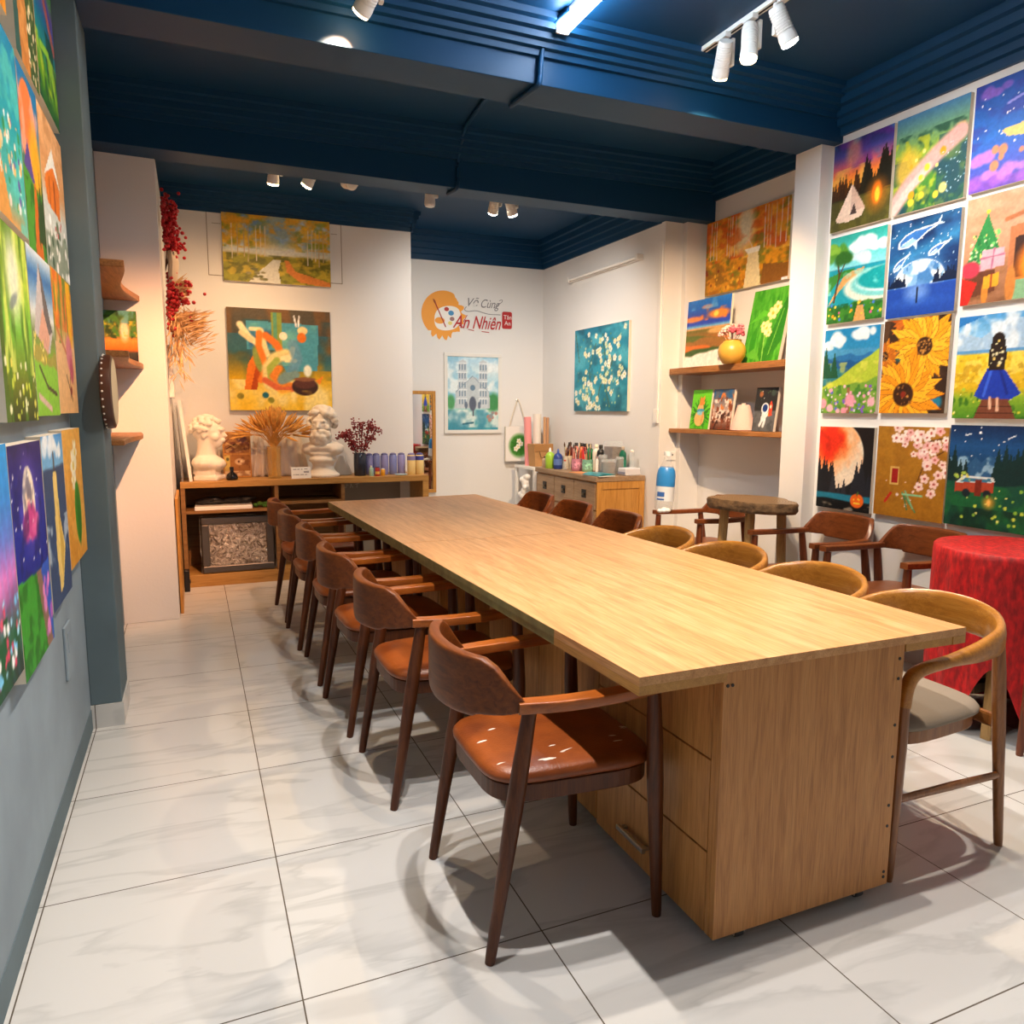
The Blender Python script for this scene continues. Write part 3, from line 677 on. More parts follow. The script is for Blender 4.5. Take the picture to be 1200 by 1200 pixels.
mt, nt, b = new_mat('painted canvas surface')
at = nt.nodes.new('ShaderNodeAttribute'); at.attribute_name = 'paint'
hs_ = nt.nodes.new('ShaderNodeHueSaturation'); hs_.inputs['Saturation'].default_value = 1.0
nt.links.new(at.outputs['Color'], hs_.inputs['Color']); nt.links.new(hs_.outputs['Color'], b.inputs['Base Color'])
b.inputs['Roughness'].default_value = .5; b.inputs['Specular IOR Level'].default_value = .3
M['paint'] = mt
def canvas(label, pic, W, Ht, loc, rz, tilt=0, th=.022, group=None, name='canvas_painting', edge='canvas', cat='painting'):
    """local frame: x right, z up, painted side faces -y, back at y = 0, bottom centre at origin"""
    w, h = pic.w, pic.h
    xs = np.linspace(-W/2, W/2, w); zs = np.linspace(0, Ht, h)
    V = [(x, -th, z) for z in zs for x in xs]
    F = [(j*w+i, j*w+i+1, (j+1)*w+i+1, (j+1)*w+i) for j in range(h-1) for i in range(w-1)]
    nf = len(F); o = len(V)
    V += [(-W/2, -th, 0), (W/2, -th, 0), (W/2, -th, Ht), (-W/2, -th, Ht), (-W/2, 0, 0), (W/2, 0, 0), (W/2, 0, Ht), (-W/2, 0, Ht)]
    F += [(o, o+4, o+5, o+1), (o+1, o+5, o+6, o+2), (o+2, o+6, o+7, o+3), (o+3, o+7, o+4, o), (o+4, o+7, o+6, o+5)]
    me = bpy.data.meshes.new(name); me.from_pydata(V, [], F); me.update()
    me.materials.append(M['paint']); me.materials.append(M[edge])
    me.polygons.foreach_set('material_index', [0]*nf+[1]*5)
    c = pic.C; c = np.where(c <= .04045, c/12.92, ((c+.055)/1.055)**2.4)
    ca_ = me.color_attributes.new('paint', 'FLOAT_COLOR', 'POINT')
    full = np.ones((len(V), 4), np.float32); full[:w*h, :3] = c.reshape(-1, 3)
    ca_.data.foreach_set('color', full.ravel())
    o_ = bpy.data.objects.new(name, me); C.objects.link(o_)
    o_.location = loc; o_.rotation_euler = (-tilt, 0, rz)
    return tag(o_, label, cat, group)
GRW = 'canvases on the right wall'; GLW = 'canvases on the grey left wall'
def right(label, pic, ya, yb, z0, z1):  # ya = far edge, yb = near edge
    return canvas(label, pic.jit(), ya-yb, z1-z0, (XW-.001, (ya+yb)/2, z0), -PI/2, group=GRW)
def left(label, pic, ya, yb, z0, z1):   # ya = near edge, yb = far edge
    return canvas(label, pic.jit(), yb-ya, z1-z0, (XL+.001, (ya+yb)/2, z0), PI/2, th=.038, group=GLW)
N_ = (76, 95, .8)

# --- right wall, three columns by four rows
p = Pic(*N_, 11).g((0, '3d3318'), (.3, '4f4a1c'), (.42, 'ffb02a'), (.6, 'ff8a3a'), (.72, 'd0627a'), (.85, '4a4aa0'), (1, '1c2a60'))
p.n(3, 3, '6a2e9a', .55, 6, .7, .68).n(3, 4, '2c86c0', .6, 6, .7, .7).n(3, 3, 'ffd060', .6, 6, .6, .42, .7).e(.35, .85, .12, .16, 'f0a070', .6, .8).rg(.40, .06, 6, '2c2a14', -.05)
p.tr(9, -.02, .5, .36, .28, '3a2010', .9).tr(9, .55, 1.02, .36, .42, '1c1a10', .95).rg(.33, .03, 4, '4d4a20').n(8, 8, '6e6a2a', .5, 5, .5, 0, .32)
p.pg([(.1, .14), (.6, .2), (.36, .5)], 'f3d9c4').pg([(.36, .5), (.6, .2), (.5, .15), (.36, .13)], 'd9b7a4').pg([(.1, .14), (.6, .2), (.55, .11), (.3, .08), (.12, .1)], 'e9cdb8').pg([(.34, .15), (.46, .16), (.41, .28)], '4a3a38')
p.e(.78, .3, .16, .16, 'e08020', .6, 1).e(.78, .32, .08, .12, 'ff7a18', 1, .5).e(.79, .3, .04, .08, 'ffd23c', 1, .5)
right('painting of a white tent and campfire under fiery sky, top row', p, 3.462, 3.06, 2.358, 2.835)
p = Pic(*N_, 12).g((0, '2c6a3c'), (.3, '4a8a34'), (.6, '8ab040'), (1, '4a86b8')).n(6, 7, '1c4a3c', .52, 6, .8, 0, .8).n(9, 9, 'b8c030', .56, 7, .8, 0, .75).n(3, 4, '1a4658', .5, 6, .9, 0, .55)
p.mix(((p.X > .62) & (p.Y < .7)).astype(float), '1d4a5a', .6).e(.2, .45, .18, .2, 'f0c040', .8, .6).ln([(-.05, .02), (.25, .3), (.6, .52), (.9, .66)], .09, 'e6aaa4').ln([(-.05, -.02), (.2, .22), (.5, .42)], .04, 'f2c4bc')
p.d(14, .25, .05, .75, .6, .028, 'ffd23c ffe880 f0a020', 1.2).d(40, .65, .1, 1, .6, .006, 'd8f0ff 9fd0e8')
right('painting of a pink path through lantern lit greenery, top row middle', p, 3.042, 2.638, 2.358, 2.835)
p = Pic(*N_, 13).g((0, '6a4ab8'), (.25, '3c5ac8'), (.5, '1e6ac8'), (1, '1a4aa0')).n(2, 5, '3a3a9a', .55, 5, .6, .4)
for i in range(9): p.cl(.05+.12*i, .07+.05*math.sin(i*2), .1, ['9a5ad0', 'c07ae0', '7a4ac0'][i % 3], 5, .8)
p.cl(.1, .3, .1, 'b878e0').cl(.75, .3, .08, 'd090e8').cl(.9, .72, .1, '8a5ac8').cl(.25, .9, .1, '7a5ac0').ln([(.4, .75), (.9, .85)], .012, 'c8b8ff', .6)
p.pg([(.35, .52), (.9, .55), (.85, .45), (.6, .42), (.42, .45)], 'e8c878').pg([(.6, .56), (.64, .72), (.67, .56)], 'f4e0a0').d(5, .25, .2, .95, .5, .03, 'f0a070 e08860', 1.2).d(22, 0, .3, 1, 1, .006, 'ffffff')
right('painting of a night sky boat over purple clouds, top row at right edge', p, 2.612, 2.21, 2.362, 2.84)
p = Pic(*N_, 21).g((0, '2c8a3c'), (.25, 'e8d8b0'), (.35, '38b8b8'), (.62, '1a96b0'), (.63, '8ee0e8'), (.8, '58cfd0'), (1, '2aa89c'))
p.cl(.6, .85, .13, 'f4fbfb', 10).cl(.85, .8, .1, 'ffffff', 7).cl(.55, .7, .12, 'd8f2f2', 8).rg(.60, .03, 3, '1aa0b0')
p.pg([(0, .2), (.3, .56), (.65, .6), (.62, .55), (.35, .45), (.2, .36)], 'e0a860').pg([(0, .35), (.2, .5), (.5, .6), (.3, .6), (0, .55)], '3a8a34')
p.e(1.02, .38, .72, .2, 'f4f0dc', 1, .12).e(1.06, .41, .64, .165, '7fd8d4', 1, .15).e(1.08, .43, .56, .135, 'e4faf6', 1, .15).e(1.1, .45, .56, .13, '12a4a8', 1, .15).n(5, 9, '9ae8e0', .66, 8, .6, .34, .58)
p.rg(.2, .08, 5, '3f8a2c').n(9, 9, '1c5a24', .55, 7, .7, 0, .22).pg([(.5, 0), (.72, 0), (.66, .18), (.56, .18)], 'e0a860').d(26, 0, .02, 1, .22, .014, 'ffd840 e05a9a 4a7ae0 f0a020').ln([(.12, .25), (.2, .55), (.14, .78)], .012, '5a3a1c').ln([(.2, .55), (.32, .72)], .008, '5a3a1c').cl(.12, .8, .13, '5a9a2c', 9).cl(.22, .74, .12, '2f6a24', 7).cl(.08, .86, .1, '8ac040', 6)
right('painting of a turquoise beach bay with a tree, second row left', p, 3.45, 3.06, 1.841, 2.325)
p = Pic(*N_, 22).g((0, '16349a'), (.3, '2a58c0'), (.31, '3c7ad0'), (.33, '0c2a60'), (.7, '123a70'), (1, '0a2048')).n(2, 4, '2a6aa8', .55, 5, .6, .35)
p.mix(np.clip(1-abs(p.Y-.66-.25*(p.X-.5))*8, 0, 1), '3a9ad0', .7).mix(np.clip(1-abs(p.Y-.92-.2*(p.X-.5))*9, 0, 1), '2a80b8', .6).d(90, 0, .34, 1, 1, .005, 'ffffff bfe4ff')
p.e(.47, .36, .42, .25, '5aa0e0', .5, .5).e(.47, .36, .37, .215, 'eaf6ff', 1, .05)
k = (np.hypot((p.X-.47)/.36, (p.Y-.36)/.207) < 1)*np.clip((p.nz(5, 6, 3)-.5)*9+.4, 0, 1); p.mix(k, '6aa4d8', .85).mix(k*(p.nz(4, 4) > .52), '2f6cb0', .7)
p.tr(14, -.02, .28, .31, .13, '0a1c3c').tr(12, .7, 1.02, .31, .15, '0a1c3c').rg(.31, .01, 2, '1f49a8').e(.45, .24, .16, .1, '9ac4ff', .6, 1).e(.47, .14, .5, .05, '2f62c8', .5, 1).ln([(.46, .14), (.46, .27)], .012, '101830').e(.46, .285, .014, .014, '101830')
def whale(cx, cy, L_, an):
    c, q = math.cos(an), math.sin(an); T = lambda pts: [(cx+(x*c-y*q)*L_/.8, cy+(x*q+y*c)*L_) for x, y in pts]
    body = T([(-1, -.05), (-.92, .16), (-.6, .30), (-.1, .30), (.4, .16), (.85, .06), (.85, .0), (.4, -.02), (-.1, -.16), (-.6, -.22)])
    p.pg(body, '3a78c8', .85).pg(T([(-.95, .0), (-.6, -.20), (-.1, -.14), (-.3, .02)]), 'a8d4f8', .9).ln(body+body[:1], .007, 'e8f6ff')
    p.pg(T([(.82, .03), (1.15, .30), (1.02, .05), (1.2, -.12)]), 'cfe8ff').pg(T([(-.35, -.14), (-.25, -.55), (-.12, -.14)]), 'bfe0fc').ln(T([(-.8, .02), (-.3, .05)]), .005, 'd8eeff')
whale(.43, .82, .25, .32); whale(.74, .655, .13, .42); whale(.2, .575, .12, .7)
right('painting of glowing whales over a large white moon', p, 3.035, 2.638, 1.828, 2.315)
p = Pic(*N_, 23).g((0, '8a5a3a'), (.3, 'a87048'), (.5, 'd89a78'), (1, 'e4a888')).n(3, 8, 'c88a66', .55, 5, .5).pg([(.55, .18), (1, .18), (1, .72), (.55, .66)], 'c87a4c').pg([(.62, .2), (1, .2), (1, .62), (.62, .56)], '3a1c14').e(.9, .3, .24, .22, 'ff8a1c', 1, .5).e(.92, .27, .14, .16, 'ffc93c', 1, .5).pg([(.62, .0), (1, 0), (1, .2), (.62, .17)], '8ab88a').ln([(.5, .74), (1, .82)], .02, 'b86c40')
p.pg([(.0, .3), (.52, .33), (.27, .84)], '2c8a44').n(9, 9, '54b860', .5, 8, .0).d(70, .08, .34, .44, .66, .012, '7ad070 f4e080 e8f0c0 1c6a34').e(.27, .85, .025, .02, 'ffd23c').pg([(0, .05), (.42, .1), (.4, .3), (.05, .32)], '6a3a24').pg([(.2, .3), (.52, .33), (.5, .5), (.24, .5)], 'e8b0bc').ln([(.22, .42), (.5, .43)], .008, 'b86a88').ln([(.36, .31), (.38, .5)], .008, 'b86a88').e(.1, .33, .12, .08, 'd83a50', 1, .3).pg([(-.02, 0), (.1, .0), (.2, .2), (0, .26)], 'd02a20').e(.3, .1, .04, .13, 'e08a34', 1, .2).e(.6, .14, .06, .17, 'd8863c', 1, .2).pg([(.28, .13), (.46, .15), (.46, .27), (.28, .25)], 'f0a828').ln([(.37, .14), (.37, .26)], .008, 'a03020')
right('painting of a decorated fir tree and fireplace, second row at right edge', p, 2.608, 2.21, 1.845, 2.335)
p = Pic(*N_, 31).g((0, '5a8a30'), (.3, '8ab83c'), (.6, '3a9ac8'), (1, '1a86c0')).cl(.3, .86, .12, 'f4faff', 9).cl(.75, .9, .12, 'ffffff', 9).cl(.1, .8, .1, 'd8ecf8', 6).rg(.74, .06, 3, '4a9ac8').rg(.68, .08, 3, '2a74b0').rg(.62, .1, 3, '1c5a94', .03).rg(.58, .08, 4, '2f7a86', -.2)
p.rg(.30, .03, 3, 'b8cc3c', .42).n(6, 10, 'e4e05a', .55, 6, .6, 0, .6).tr(5, -.05, .22, .42, .36, '1c5438').rg(.3, .04, 5, '7aa83c', .1).n(10, 10, '3a7a2c', .55, 8, .7, 0, .34).pg([(.46, 0), (.54, 0), (.52, .3), (.47, .3)], '9a6a48').d(60, 0, .0, 1, .32, .016, '8a5ac8 f0a8c0 e8e0f0 5a6ad0 f8c8d0').d(7, 0, 0, 1, .16, .05, 'f4b8c4 f0a0b4')
right('painting of blue mountains above a flowered hillside', p, 3.45, 3.06, 1.326, 1.806)
p = Pic(*N_, 32).g((0, '4a3222'), (1, '5a3c26')).n(4, 4, '2f2018', .5, 5, .8).e(.3, .62, .14, .08, '2f5a58', .9, .6).e(.85, .12, .1, .08, '1f7a98', 1, .5)
def sunf(cx, cy, r_, n_, c1, c2, rc, rot=0):
    for lay in (1.0, .8):
        for i in range(n_):
            t = rot+2*PI*(i+(lay < 1)*.5)/n_; L_ = r_*lay*(.85+.3*p.r.rand()); w_ = r_*.15
            tip = (cx+L_*math.cos(t)/.8, cy+L_*math.sin(t)); mid = lambda s_, f: (cx+(L_*f*math.cos(t)-s_*w_*math.sin(t))/.8, cy+L_*f*math.sin(t)+s_*w_*math.cos(t))
            pl_ = [(cx, cy), mid(-.8, .45), mid(-.75, .72), tip, mid(.75, .72), mid(.8, .45)]
            p.pg(pl_, [c1, c2][(i+int(lay < 1)) % 2]); p.ln([(cx, cy), mid(-.1, .85)], .004, 'b8641c', .7); p.ln(pl_[1:4], .004, 'a04c14', .7)
    p.e(cx, cy, rc/.8, rc, '3c2010', 1, .15); p.d(34, cx-rc, cy-rc*.8, cx+rc, cy+rc*.8, .010, '8a5a2c c88a40 2c1610')
sunf(.45, 1.0, .3, 12, 'b8541c', 'd06a20', .06); sunf(.03, .62, .2, 11, 'e08a20', 'c86a18', .05, .2)
sunf(.64, .70, .42, 17, 'f4a81c', 'ffc030', .095, .1); sunf(.37, .2, .47, 19, 'f49a18', 'ffb82a', .125); p.e(.37, .2, .04, .035, '8a2a1a', 1, .5)
right('painting of large orange sunflowers on dark brown', p, 3.036, 2.645, 1.328, 1.815)
p = Pic(*N_, 33).g((0, '4a8a24'), (.2, '8ab02c'), (.3, 'e0b820'), (.62, 'f0c82c'), (.64, '5a9ad0'), (.8, '8ac4ec'), (1, '4a9ad8')).pg([(0, .66), (0, .85), (.3, .78), (.6, .95), (1, .92), (1, .66)], 'a8c8e4').n(4, 6, 'e8f4fc', .52, 7, .9, .66).pg([(0, .9), (.35, 1), (0, 1)], '2a78c0').n(12, 18, 'ffe060', .55, 8, .8, .3, .63).n(12, 14, 'b88a18', .6, 8, .6, .28, .6).n(10, 10, '2f6a1c', .52, 8, .8, 0, .26).d(40, 0, 0, 1, .3, .012, 'e8d840 a8c840 f8f0a0')
p.pg([(.28, 0), (.78, 0), (.66, .22), (.38, .22)], '7a4430').ln([(.3, .05), (.76, .05)], .006, '4c2818').ln([(.34, .12), (.72, .12)], .006, '4c2818')
p.pg([(.26, .22), (.4, .48), (.6, .48), (.82, .24), (.7, .18), (.5, .2), (.38, .18)], '1c3cb0').n(6, 6, '2f5ad8', .5, 6, .0).ln([(.45, .46), (.38, .22)], .014, '3a64e0').ln([(.56, .46), (.66, .24)], .014, '142a88').pg([(.42, .46), (.4, .6), (.44, .78), (.58, .78), (.62, .6), (.6, .46)], '2a1c18').e(.51, .76, .07, .06, '241814').d(14, .44, .5, .58, .76, .012, 'e8e0b0 f0d070').ln([(.46, .2), (.47, .1)], .014, 'e8b898').ln([(.55, .19), (.56, .08)], .014, 'e8b898')
right('painting of a long haired girl in a blue skirt walking through yellow field', p, 2.602, 2.2, 1.305, 1.79)
p = Pic(*N_, 41).g((0, '0e1014'), (.2, '141a20'), (1, '1a1416')).e(.32, .66, .52, .41, 'f6e4cc', 1, .03).n(3, 4, 'ff8a2a', .42, 5, .0)
mm = np.clip(1-np.hypot((p.X-.18)*.8/.48, (p.Y-.86)/.5), 0, 1)*1.6+(p.nz(5, 6)-.5)*.8; k = np.hypot((p.X-.32)*.8/(.52*.8), (p.Y-.66)/.41) < 1
p.mix(np.clip(mm, 0, 1)*k, 'ff8a30').mix(np.clip(mm*1.5-.75, 0, 1)*k, 'e8341c').mix(np.clip(p.nz(4, 5)*2-1.2, 0, 1)*k*(mm > .6), '8a1410', .8)
p.tr(9, -.03, .3, .18, .4, '161a22').tr(5, .3, .8, .2, .22, '2a2c34').tr(5, .72, 1.05, .16, .4, '20242e').rg(.19, .01, 3, '1f7a98').rg(.12, .02, 3, '0c1014').n(4, 12, 'b8a890', .68, 9, .7, 0, .1).e(.77, .13, .12, .085, 'f0681c', 1, .15).d(3, .7, .13, .84, .16, .012, 'ffd040').ln([(.72, .1), (.82, .1)], .008, 'ffd040').ln([(.77, .2), (.78, .23)], .01, '4a6a2c')
right('painting of a huge orange moon, black firs and carved pumpkin, bottom row', p, 3.446, 3.055, .768, 1.247)
p = Pic(*N_, 42).g((0, 'a8701c'), (1, 'b07a24')).n(8, 8, '98621a', .5, 4, .5).ln([(1, .9), (.75, .85), (.5, .95)], .008, '5a3418').ln([(.95, .75), (.7, .62), (.62, .4)], .006, '5a3418')
for i in range(60):
    x, y = .25+.75*p.r.rand(), .5+.5*p.r.rand()
    if y > .95-.62*x*(.6+.4*p.r.rand()): p.fl(x, y, .035+.02*p.r.rand(), 5, ['f8d8d0', 'f0b8b4', 'fce8e0'][i % 3], 'c05a50', i, .42)
for (x, y) in ((.72, .45), (.85, .4), (.65, .36), (.9, .5), (.82, .3)): p.fl(x, y, .05, 5, 'f6d0c8', 'b85048', x*9, .42)
p.d(16, .15, .1, .9, .45, .012, 'f8dcd4').pg([(.22, .36), (.36, .36), (.36, .56), (.22, .56)], 'd8b060').pg([(.245, .38), (.335, .38), (.335, .54), (.245, .54)], 'a01c1c')
for (a, c2) in (((.42, .28, .62, .08), '4a8a5a'), ((.46, .3, .58, .12), '7ab88a'), ((.44, .26, .5, .1), '3a7a4c'), ((.42, .26, .7, .26), '8ac090')): p.ln([(a[0], a[1]), (a[2], a[3])], .008, c2)
p.ln([(.17, .16), (.25, .26)], .014, 'c0281c')
right('painting of pink blossom branches on ochre ground', p, 3.028, 2.608, .775, 1.258)
p = Pic(*N_, 43).g((0, '0c2420'), (.25, '12483a'), (.45, '14584a'), (.5, '123a60'), (.8, '16508a'), (1, '0c2850')).d(30, 0, .6, 1, 1, .005, 'ffffff').e(.38, .93, .012, .012, 'ffffff').ln([(.2, .9), (.27, .92)], .005, 'e8f4ff').ln([(.72, .88), (.8, .91)], .005, 'e8f4ff').pg([(.1, .45), (.35, .7), (.42, .64), (.52, .72), (.8, .55), (.95, .45)], '2a5a88').n(8, 10, 'a8d0e8', .6, 9, .8, .5, .7).tr(8, -.05, .25, .44, .32, '0a2c2c').tr(10, .6, 1.05, .42, .36, '0c3030').rg(.44, .03, 3, '14503c').n(6, 6, '1c6a34', .5, 5, .7, 0, .42).n(4, 4, '0a2420', .5, 5, .7, 0, .2)
p.pg([(.12, .34), (.6, .36), (.6, .46), (.12, .44)], 'b0442c').pg([(.12, .43), (.2, .5), (.58, .51), (.61, .46)], 'd8e4e4').pg([(.17, .44), (.24, .485), (.55, .49), (.57, .46)], '3a7a98').pg([(.37, .31), (.45, .32), (.45, .48), (.37, .47)], '7a2a1c').e(.26, .335, .05, .04, '16242c', 1, .2).e(.52, .34, .05, .04, '16242c', 1, .2).e(.55, .26, .07, .06, 'f0a030', .7, 1).e(.55, .26, .025, .035, 'ffc860', 1, .6).d(24, .2, .05, 1, .4, .012, 'c8e050 f0f080 8ac040').d(12, .1, .46, .3, .54, .012, 'e8e070 a8c850')
right('painting of a red camper van at night below mountains, bottom row', p, 2.6, 2.195, .78, 1.272)

# --- grey left wall
K_ = (44, 90, .8)
p = Pic(*K_, 51).g((0, 'e89a20'), (.5, 'f8c838'), (1, 'f0b030')).n(4, 4, 'c87a18', .55, 5, .7)
left('yellow orange painting cut by the left and top photo edges', p, 2.15, 2.54, 2.378, 2.825)
p = Pic(*K_, 52).g((0, 'c88a4a'), (.5, 'd09a58'), (1, 'b8803c')).n(6, 10, 'a86a30', .5, 5, .6).pg([(0, 0), (.22, 0), (.1, 1), (0, 1)], '2f5a5a').pg([(.6, 0), (1, 0), (1, 1), (.5, 1)], '3c5a34').d(60, .55, .02, 1, .98, .02, 'e8d8b8 c8b890 8a9a5a f4e8d0')
left('painting of an orange path between pale flowers, left wall top row', p, 2.655, 3.02, 2.342, 2.825)
p = Pic(*K_, 53).g((0, '1a5a2c'), (.25, '5a9a24'), (.45, '1a8a8a'), (.65, '1a6a9a'), (.8, '6a5aa8'), (1, '4aa83c')).n(3, 6, '14483c', .55, 6, .8, 0, .6).n(3, 5, 'a8c830', .58, 6, .8, .1, .45).ln([(.2, 1), (.95, .6)], .05, 'b0605a').ln([(.35, 1), (1, .7)], .03, '4a4ab0').ln([(.2, .4), (.6, .45), (.9, .2)], .03, '8ac83c')
left('dark blue and green painting with a red diagonal, top row beside pillar', p, 3.03, 3.435, 2.36, 2.825)
p = Pic(*K_, 54).g((0, 'd8a060'), (.15, '58c0b0'), (.5, '1fa8b8'), (1, '1c8cc0')).n(4, 7, '5ad0c8', .55, 6, .7).pg([(0, 0), (.5, 0), (.2, .4), (0, .5)], 'e0a050').d(60, .2, .1, .95, .55, .022, 'f4e8d8 f0d0a0 3a9a5a ffffff e8c070 6a5ab0')
left('turquoise sea painting with pale flowers, second row left edge', p, 2.2, 2.61, 1.812, 2.32)
p = Pic(*K_, 55).g((0, '2f6a24'), (.4, '5a8a34'), (.6, '3a7ab0'), (1, '1c7ab8')).e(.42, .7, .42, .26, 'f08048', 1, .06).n(4, 5, 'ffb0a0', .6, 7, .7, .5, .95).e(.7, .55, .3, .2, 'ffb020', .9, .7).pg([(.05, .45), (.3, .62), (.6, .4)], '5a4a9a').rg(.42, .08, 4, '4a9a30').pg([(.35, 0), (.8, 0), (.6, .42), (.52, .42)], 'd06a1c').n(6, 10, '1f5a1c', .55, 7, .7, 0, .4).tr(6, .65, 1.05, .1, .5, '2a4a24')
left('painting of an orange moon above a brown path, left wall second row', p, 2.618, 2.925, 1.796, 2.312)
p = Pic(*K_, 56).g((0, 'd8dcd8'), (.4, 'c8d4d4'), (.6, 'd8a068'), (1, 'e8b888')).n(5, 9, 'c08a58', .55, 5, .6, .6).pg([(.1, .55), (.5, .78), (.75, .6), (.7, .4), (.2, .42)], 'e07a24').pg([(.1, .58), (.5, .84), (.8, .62), (.5, .72)], 'e8f0f0').ln([(.3, .42), (.3, .6)], .012, '8a3a14').ln([(.5, .42), (.5, .62)], .012, '8a3a14').rg(.25, .1, 5, '8a9a8a').d(26, 0, .0, 1, .34, .03, '5a7a5a e8ece8 3a5a44 ffffff').d(6, .4, .2, .8, .4, .014, 'c03a3a')
left('painting of an orange house in pale snow, second row beside pillar', p, 2.932, 3.425, 1.802, 2.31)
p = Pic(*K_, 57).g((0, '2c3a10'), (.2, '6a7a18'), (.5, '7ac83c'), (.75, 'b8d83c'), (1, '8ab830')).n(7, 2, 'e8f070', .52, 6, .8, .25).n(8, 2, '4a7a18', .58, 7, .8).e(.5, .75, .2, .2, 'f4fae0', .9, .9).pg([(.0, 0), (.12, 0), (.1, 1), (0, 1)], '4a6a1c').e(.45, .62, .14, .03, '7a8a8a', .8, .5, .4).d(30, 0, .02, 1, .3, .018, 'f0f0c0 e8e060 c8d848')
left('bright green forest glade painting, left wall third row', p, 2.14, 2.545, 1.298, 1.792)
p = Pic(*K_, 58).g((0, 'd8c8c0'), (.15, '9ac848'), (.35, '8ac030'), (.5, '7a8a50'), (.62, 'e8ece8'), (.85, '2f74b8'), (1, 'e8f0f4')).pg([(.1, .5), (.45, .95), (.62, .8), (.9, .55), (.7, .4)], 'c8c0c0').pg([(.45, .95), (.62, .8), (.9, .55), (.6, .5)], '6a6464').pg([(.25, .48), (.5, .68), (.75, .5), (.6, .38)], 'e0a890').rg(.42, .1, 4, 'a8a048').rg(.3, .1, 3, '8ac83c').ln([(.2, .3), (.5, .18), (.9, .14)], .014, '4a4030').ln([(.1, .12), (.6, .04)], .02, 'd8b8a8').d(20, 0, .3, .5, .5, .016, 'e8d050 f0e080')
left('painting of a snowy peak over lime green meadow', p, 2.552, 2.95, 1.31, 1.797)
p = Pic(*K_, 59).g((0, 'e8b478'), (.5, 'e8bc88'), (.62, 'c8a050'), (1, 'f0a828')).pg([(0, .6), (.2, .6), (.25, 1), (0, 1)], 'f4b020').n(5, 3, 'e86a28', .55, 6, .8, .6).n(7, 3, '5a8a30', .58, 7, .8, .5).pg([(.72, .5), (.9, .5), (.92, 1), (.7, 1)], 'f8b818').e(.68, .45, .17, .14, 'd8808a', 1, .4).e(.75, .33, .1, .1, 'c05a70', 1, .4).ln([(.1, .6), (.5, .45)], .02, 'c87a50').ln([(.45, .28), (.7, .1)], .012, '6a4a34').ln([(.65, .3), (.6, .12)], .01, '7a5a44').e(.66, .17, .05, .03, '8a2a2a', 1, .4)
left('painting of yellow trees and a pink figure on peach, beside pillar', p, 2.958, 3.405, 1.315, 1.80)
p = Pic(*K_, 60).g((0, '24302c'), (.2, '2f6a4a'), (.35, '8a5a8a'), (.45, 'e078c8'), (.6, '6a7ad0'), (.8, '2a8ad8'), (1, '1c98e0')).mix(np.clip(np.sin((p.X*9+p.Y*2)*5)*.5, 0, 1), '5ab8f0', .4).e(.3, .42, .4, .1, 'f090d8', .6, .9).n(6, 9, '1c5a34', .5, 6, .8, 0, .3).d(50, 0, .03, 1, .36, .02, 'a8e0f8 ffffff e85a7a 7ac8f0 d84a6a')
left('painting of pink and blue sky over flowers, bottom row at left edge', p, 1.70, 2.098, .70, 1.25)
p = Pic(*K_, 61).g((0, '2a8a2c'), (.35, '1f7a34'), (.42, '14288a'), (.7, '1c2c98'), (1, '241a60')).e(.5, .72, .27, .2, '7a5ad0', .6, .8).e(.5, .73, .19, .165, 'fff0d8', 1, .08).e(.5, .72, .13, .12, 'f8c8a0', .6, .8).cl(.45, .64, .13, 'c8408a', 9).cl(.65, .61, .08, 'e060a0', 6).n(6, 8, '0c1850', .6, 7, .5, .4).pg([(0, .42), (.55, .4), (.75, .0), (.2, 0), (0, .1)], '3a9a30').n(9, 12, '1c5a1c', .52, 7, .6, 0, .4).pg([(.55, .4), (.7, .4), (.95, 0), (.75, 0)], '8a6a5a').pg([(.7, .4), (1, .42), (1, 0), (.95, 0)], '2a5ac0').d(12, .7, .05, 1, .38, .03, 'e88ac8 c06ac0').d(30, 0, .45, 1, 1, .007, 'ffffff')
left('painting of a white moon and pink blossoms over a green path at night', p, 2.105, 2.53, .658, 1.242)
p = Pic(*K_, 62).g((0, '8a5a4a'), (.14, '9a7a6a'), (.25, '7a98b8'), (.45, '9ab4c8'), (.6, '5a8ab0'), (.78, '3a6a98'), (.8, '7ab8e0'), (1, '4a98d8')).cl(.3, .92, .14, 'eaf4fa', 6).cl(.7, .9, .1, 'f4fafc', 5).rg(.81, .03, 3, '2f4a70').n(4, 8, 'd8e4ec', .58, 6, .7, .18, .5).ln([(.5, .8), (.5, .88)], .025, '4a3a30').pg([(.42, .78), (.58, .78), (.62, .5), (.78, .3), (.55, .08), (.42, .06), (.36, .3), (.4, .55)], 'f0d078').pg([(.55, .6), (.66, .42), (.72, .3), (.55, .1)], 'd8b050')
left('painting of a woman in a long yellow dress by the sea', p, 2.545, 2.93, .722, 1.25)
p = Pic(*K_, 63).g((0, 'd8902c'), (1, 'e8a848')).n(5, 6, 'f0b858', .5, 4, .6).e(.6, .36, .17, .24, '3a8a1c', 1, .12).n(6, 10, '5ab030', .5, 6, .0).e(.62, .32, .08, .2, '2a6a14', .8, .5).fl(.5, .72, .13, 6, 'f8f0d0', 'e8c850', 0, .3).fl(.62, .82, .1, 6, 'f4ecc8', 'e8c850', 1, .3).fl(.45, .62, .08, 6, 'f8f0d0', 'e8c850', 2, .3)
left('ochre painting of a green leaf and white flowers, bottom row by pillar', p, 2.937, 3.375, .776, 1.258)

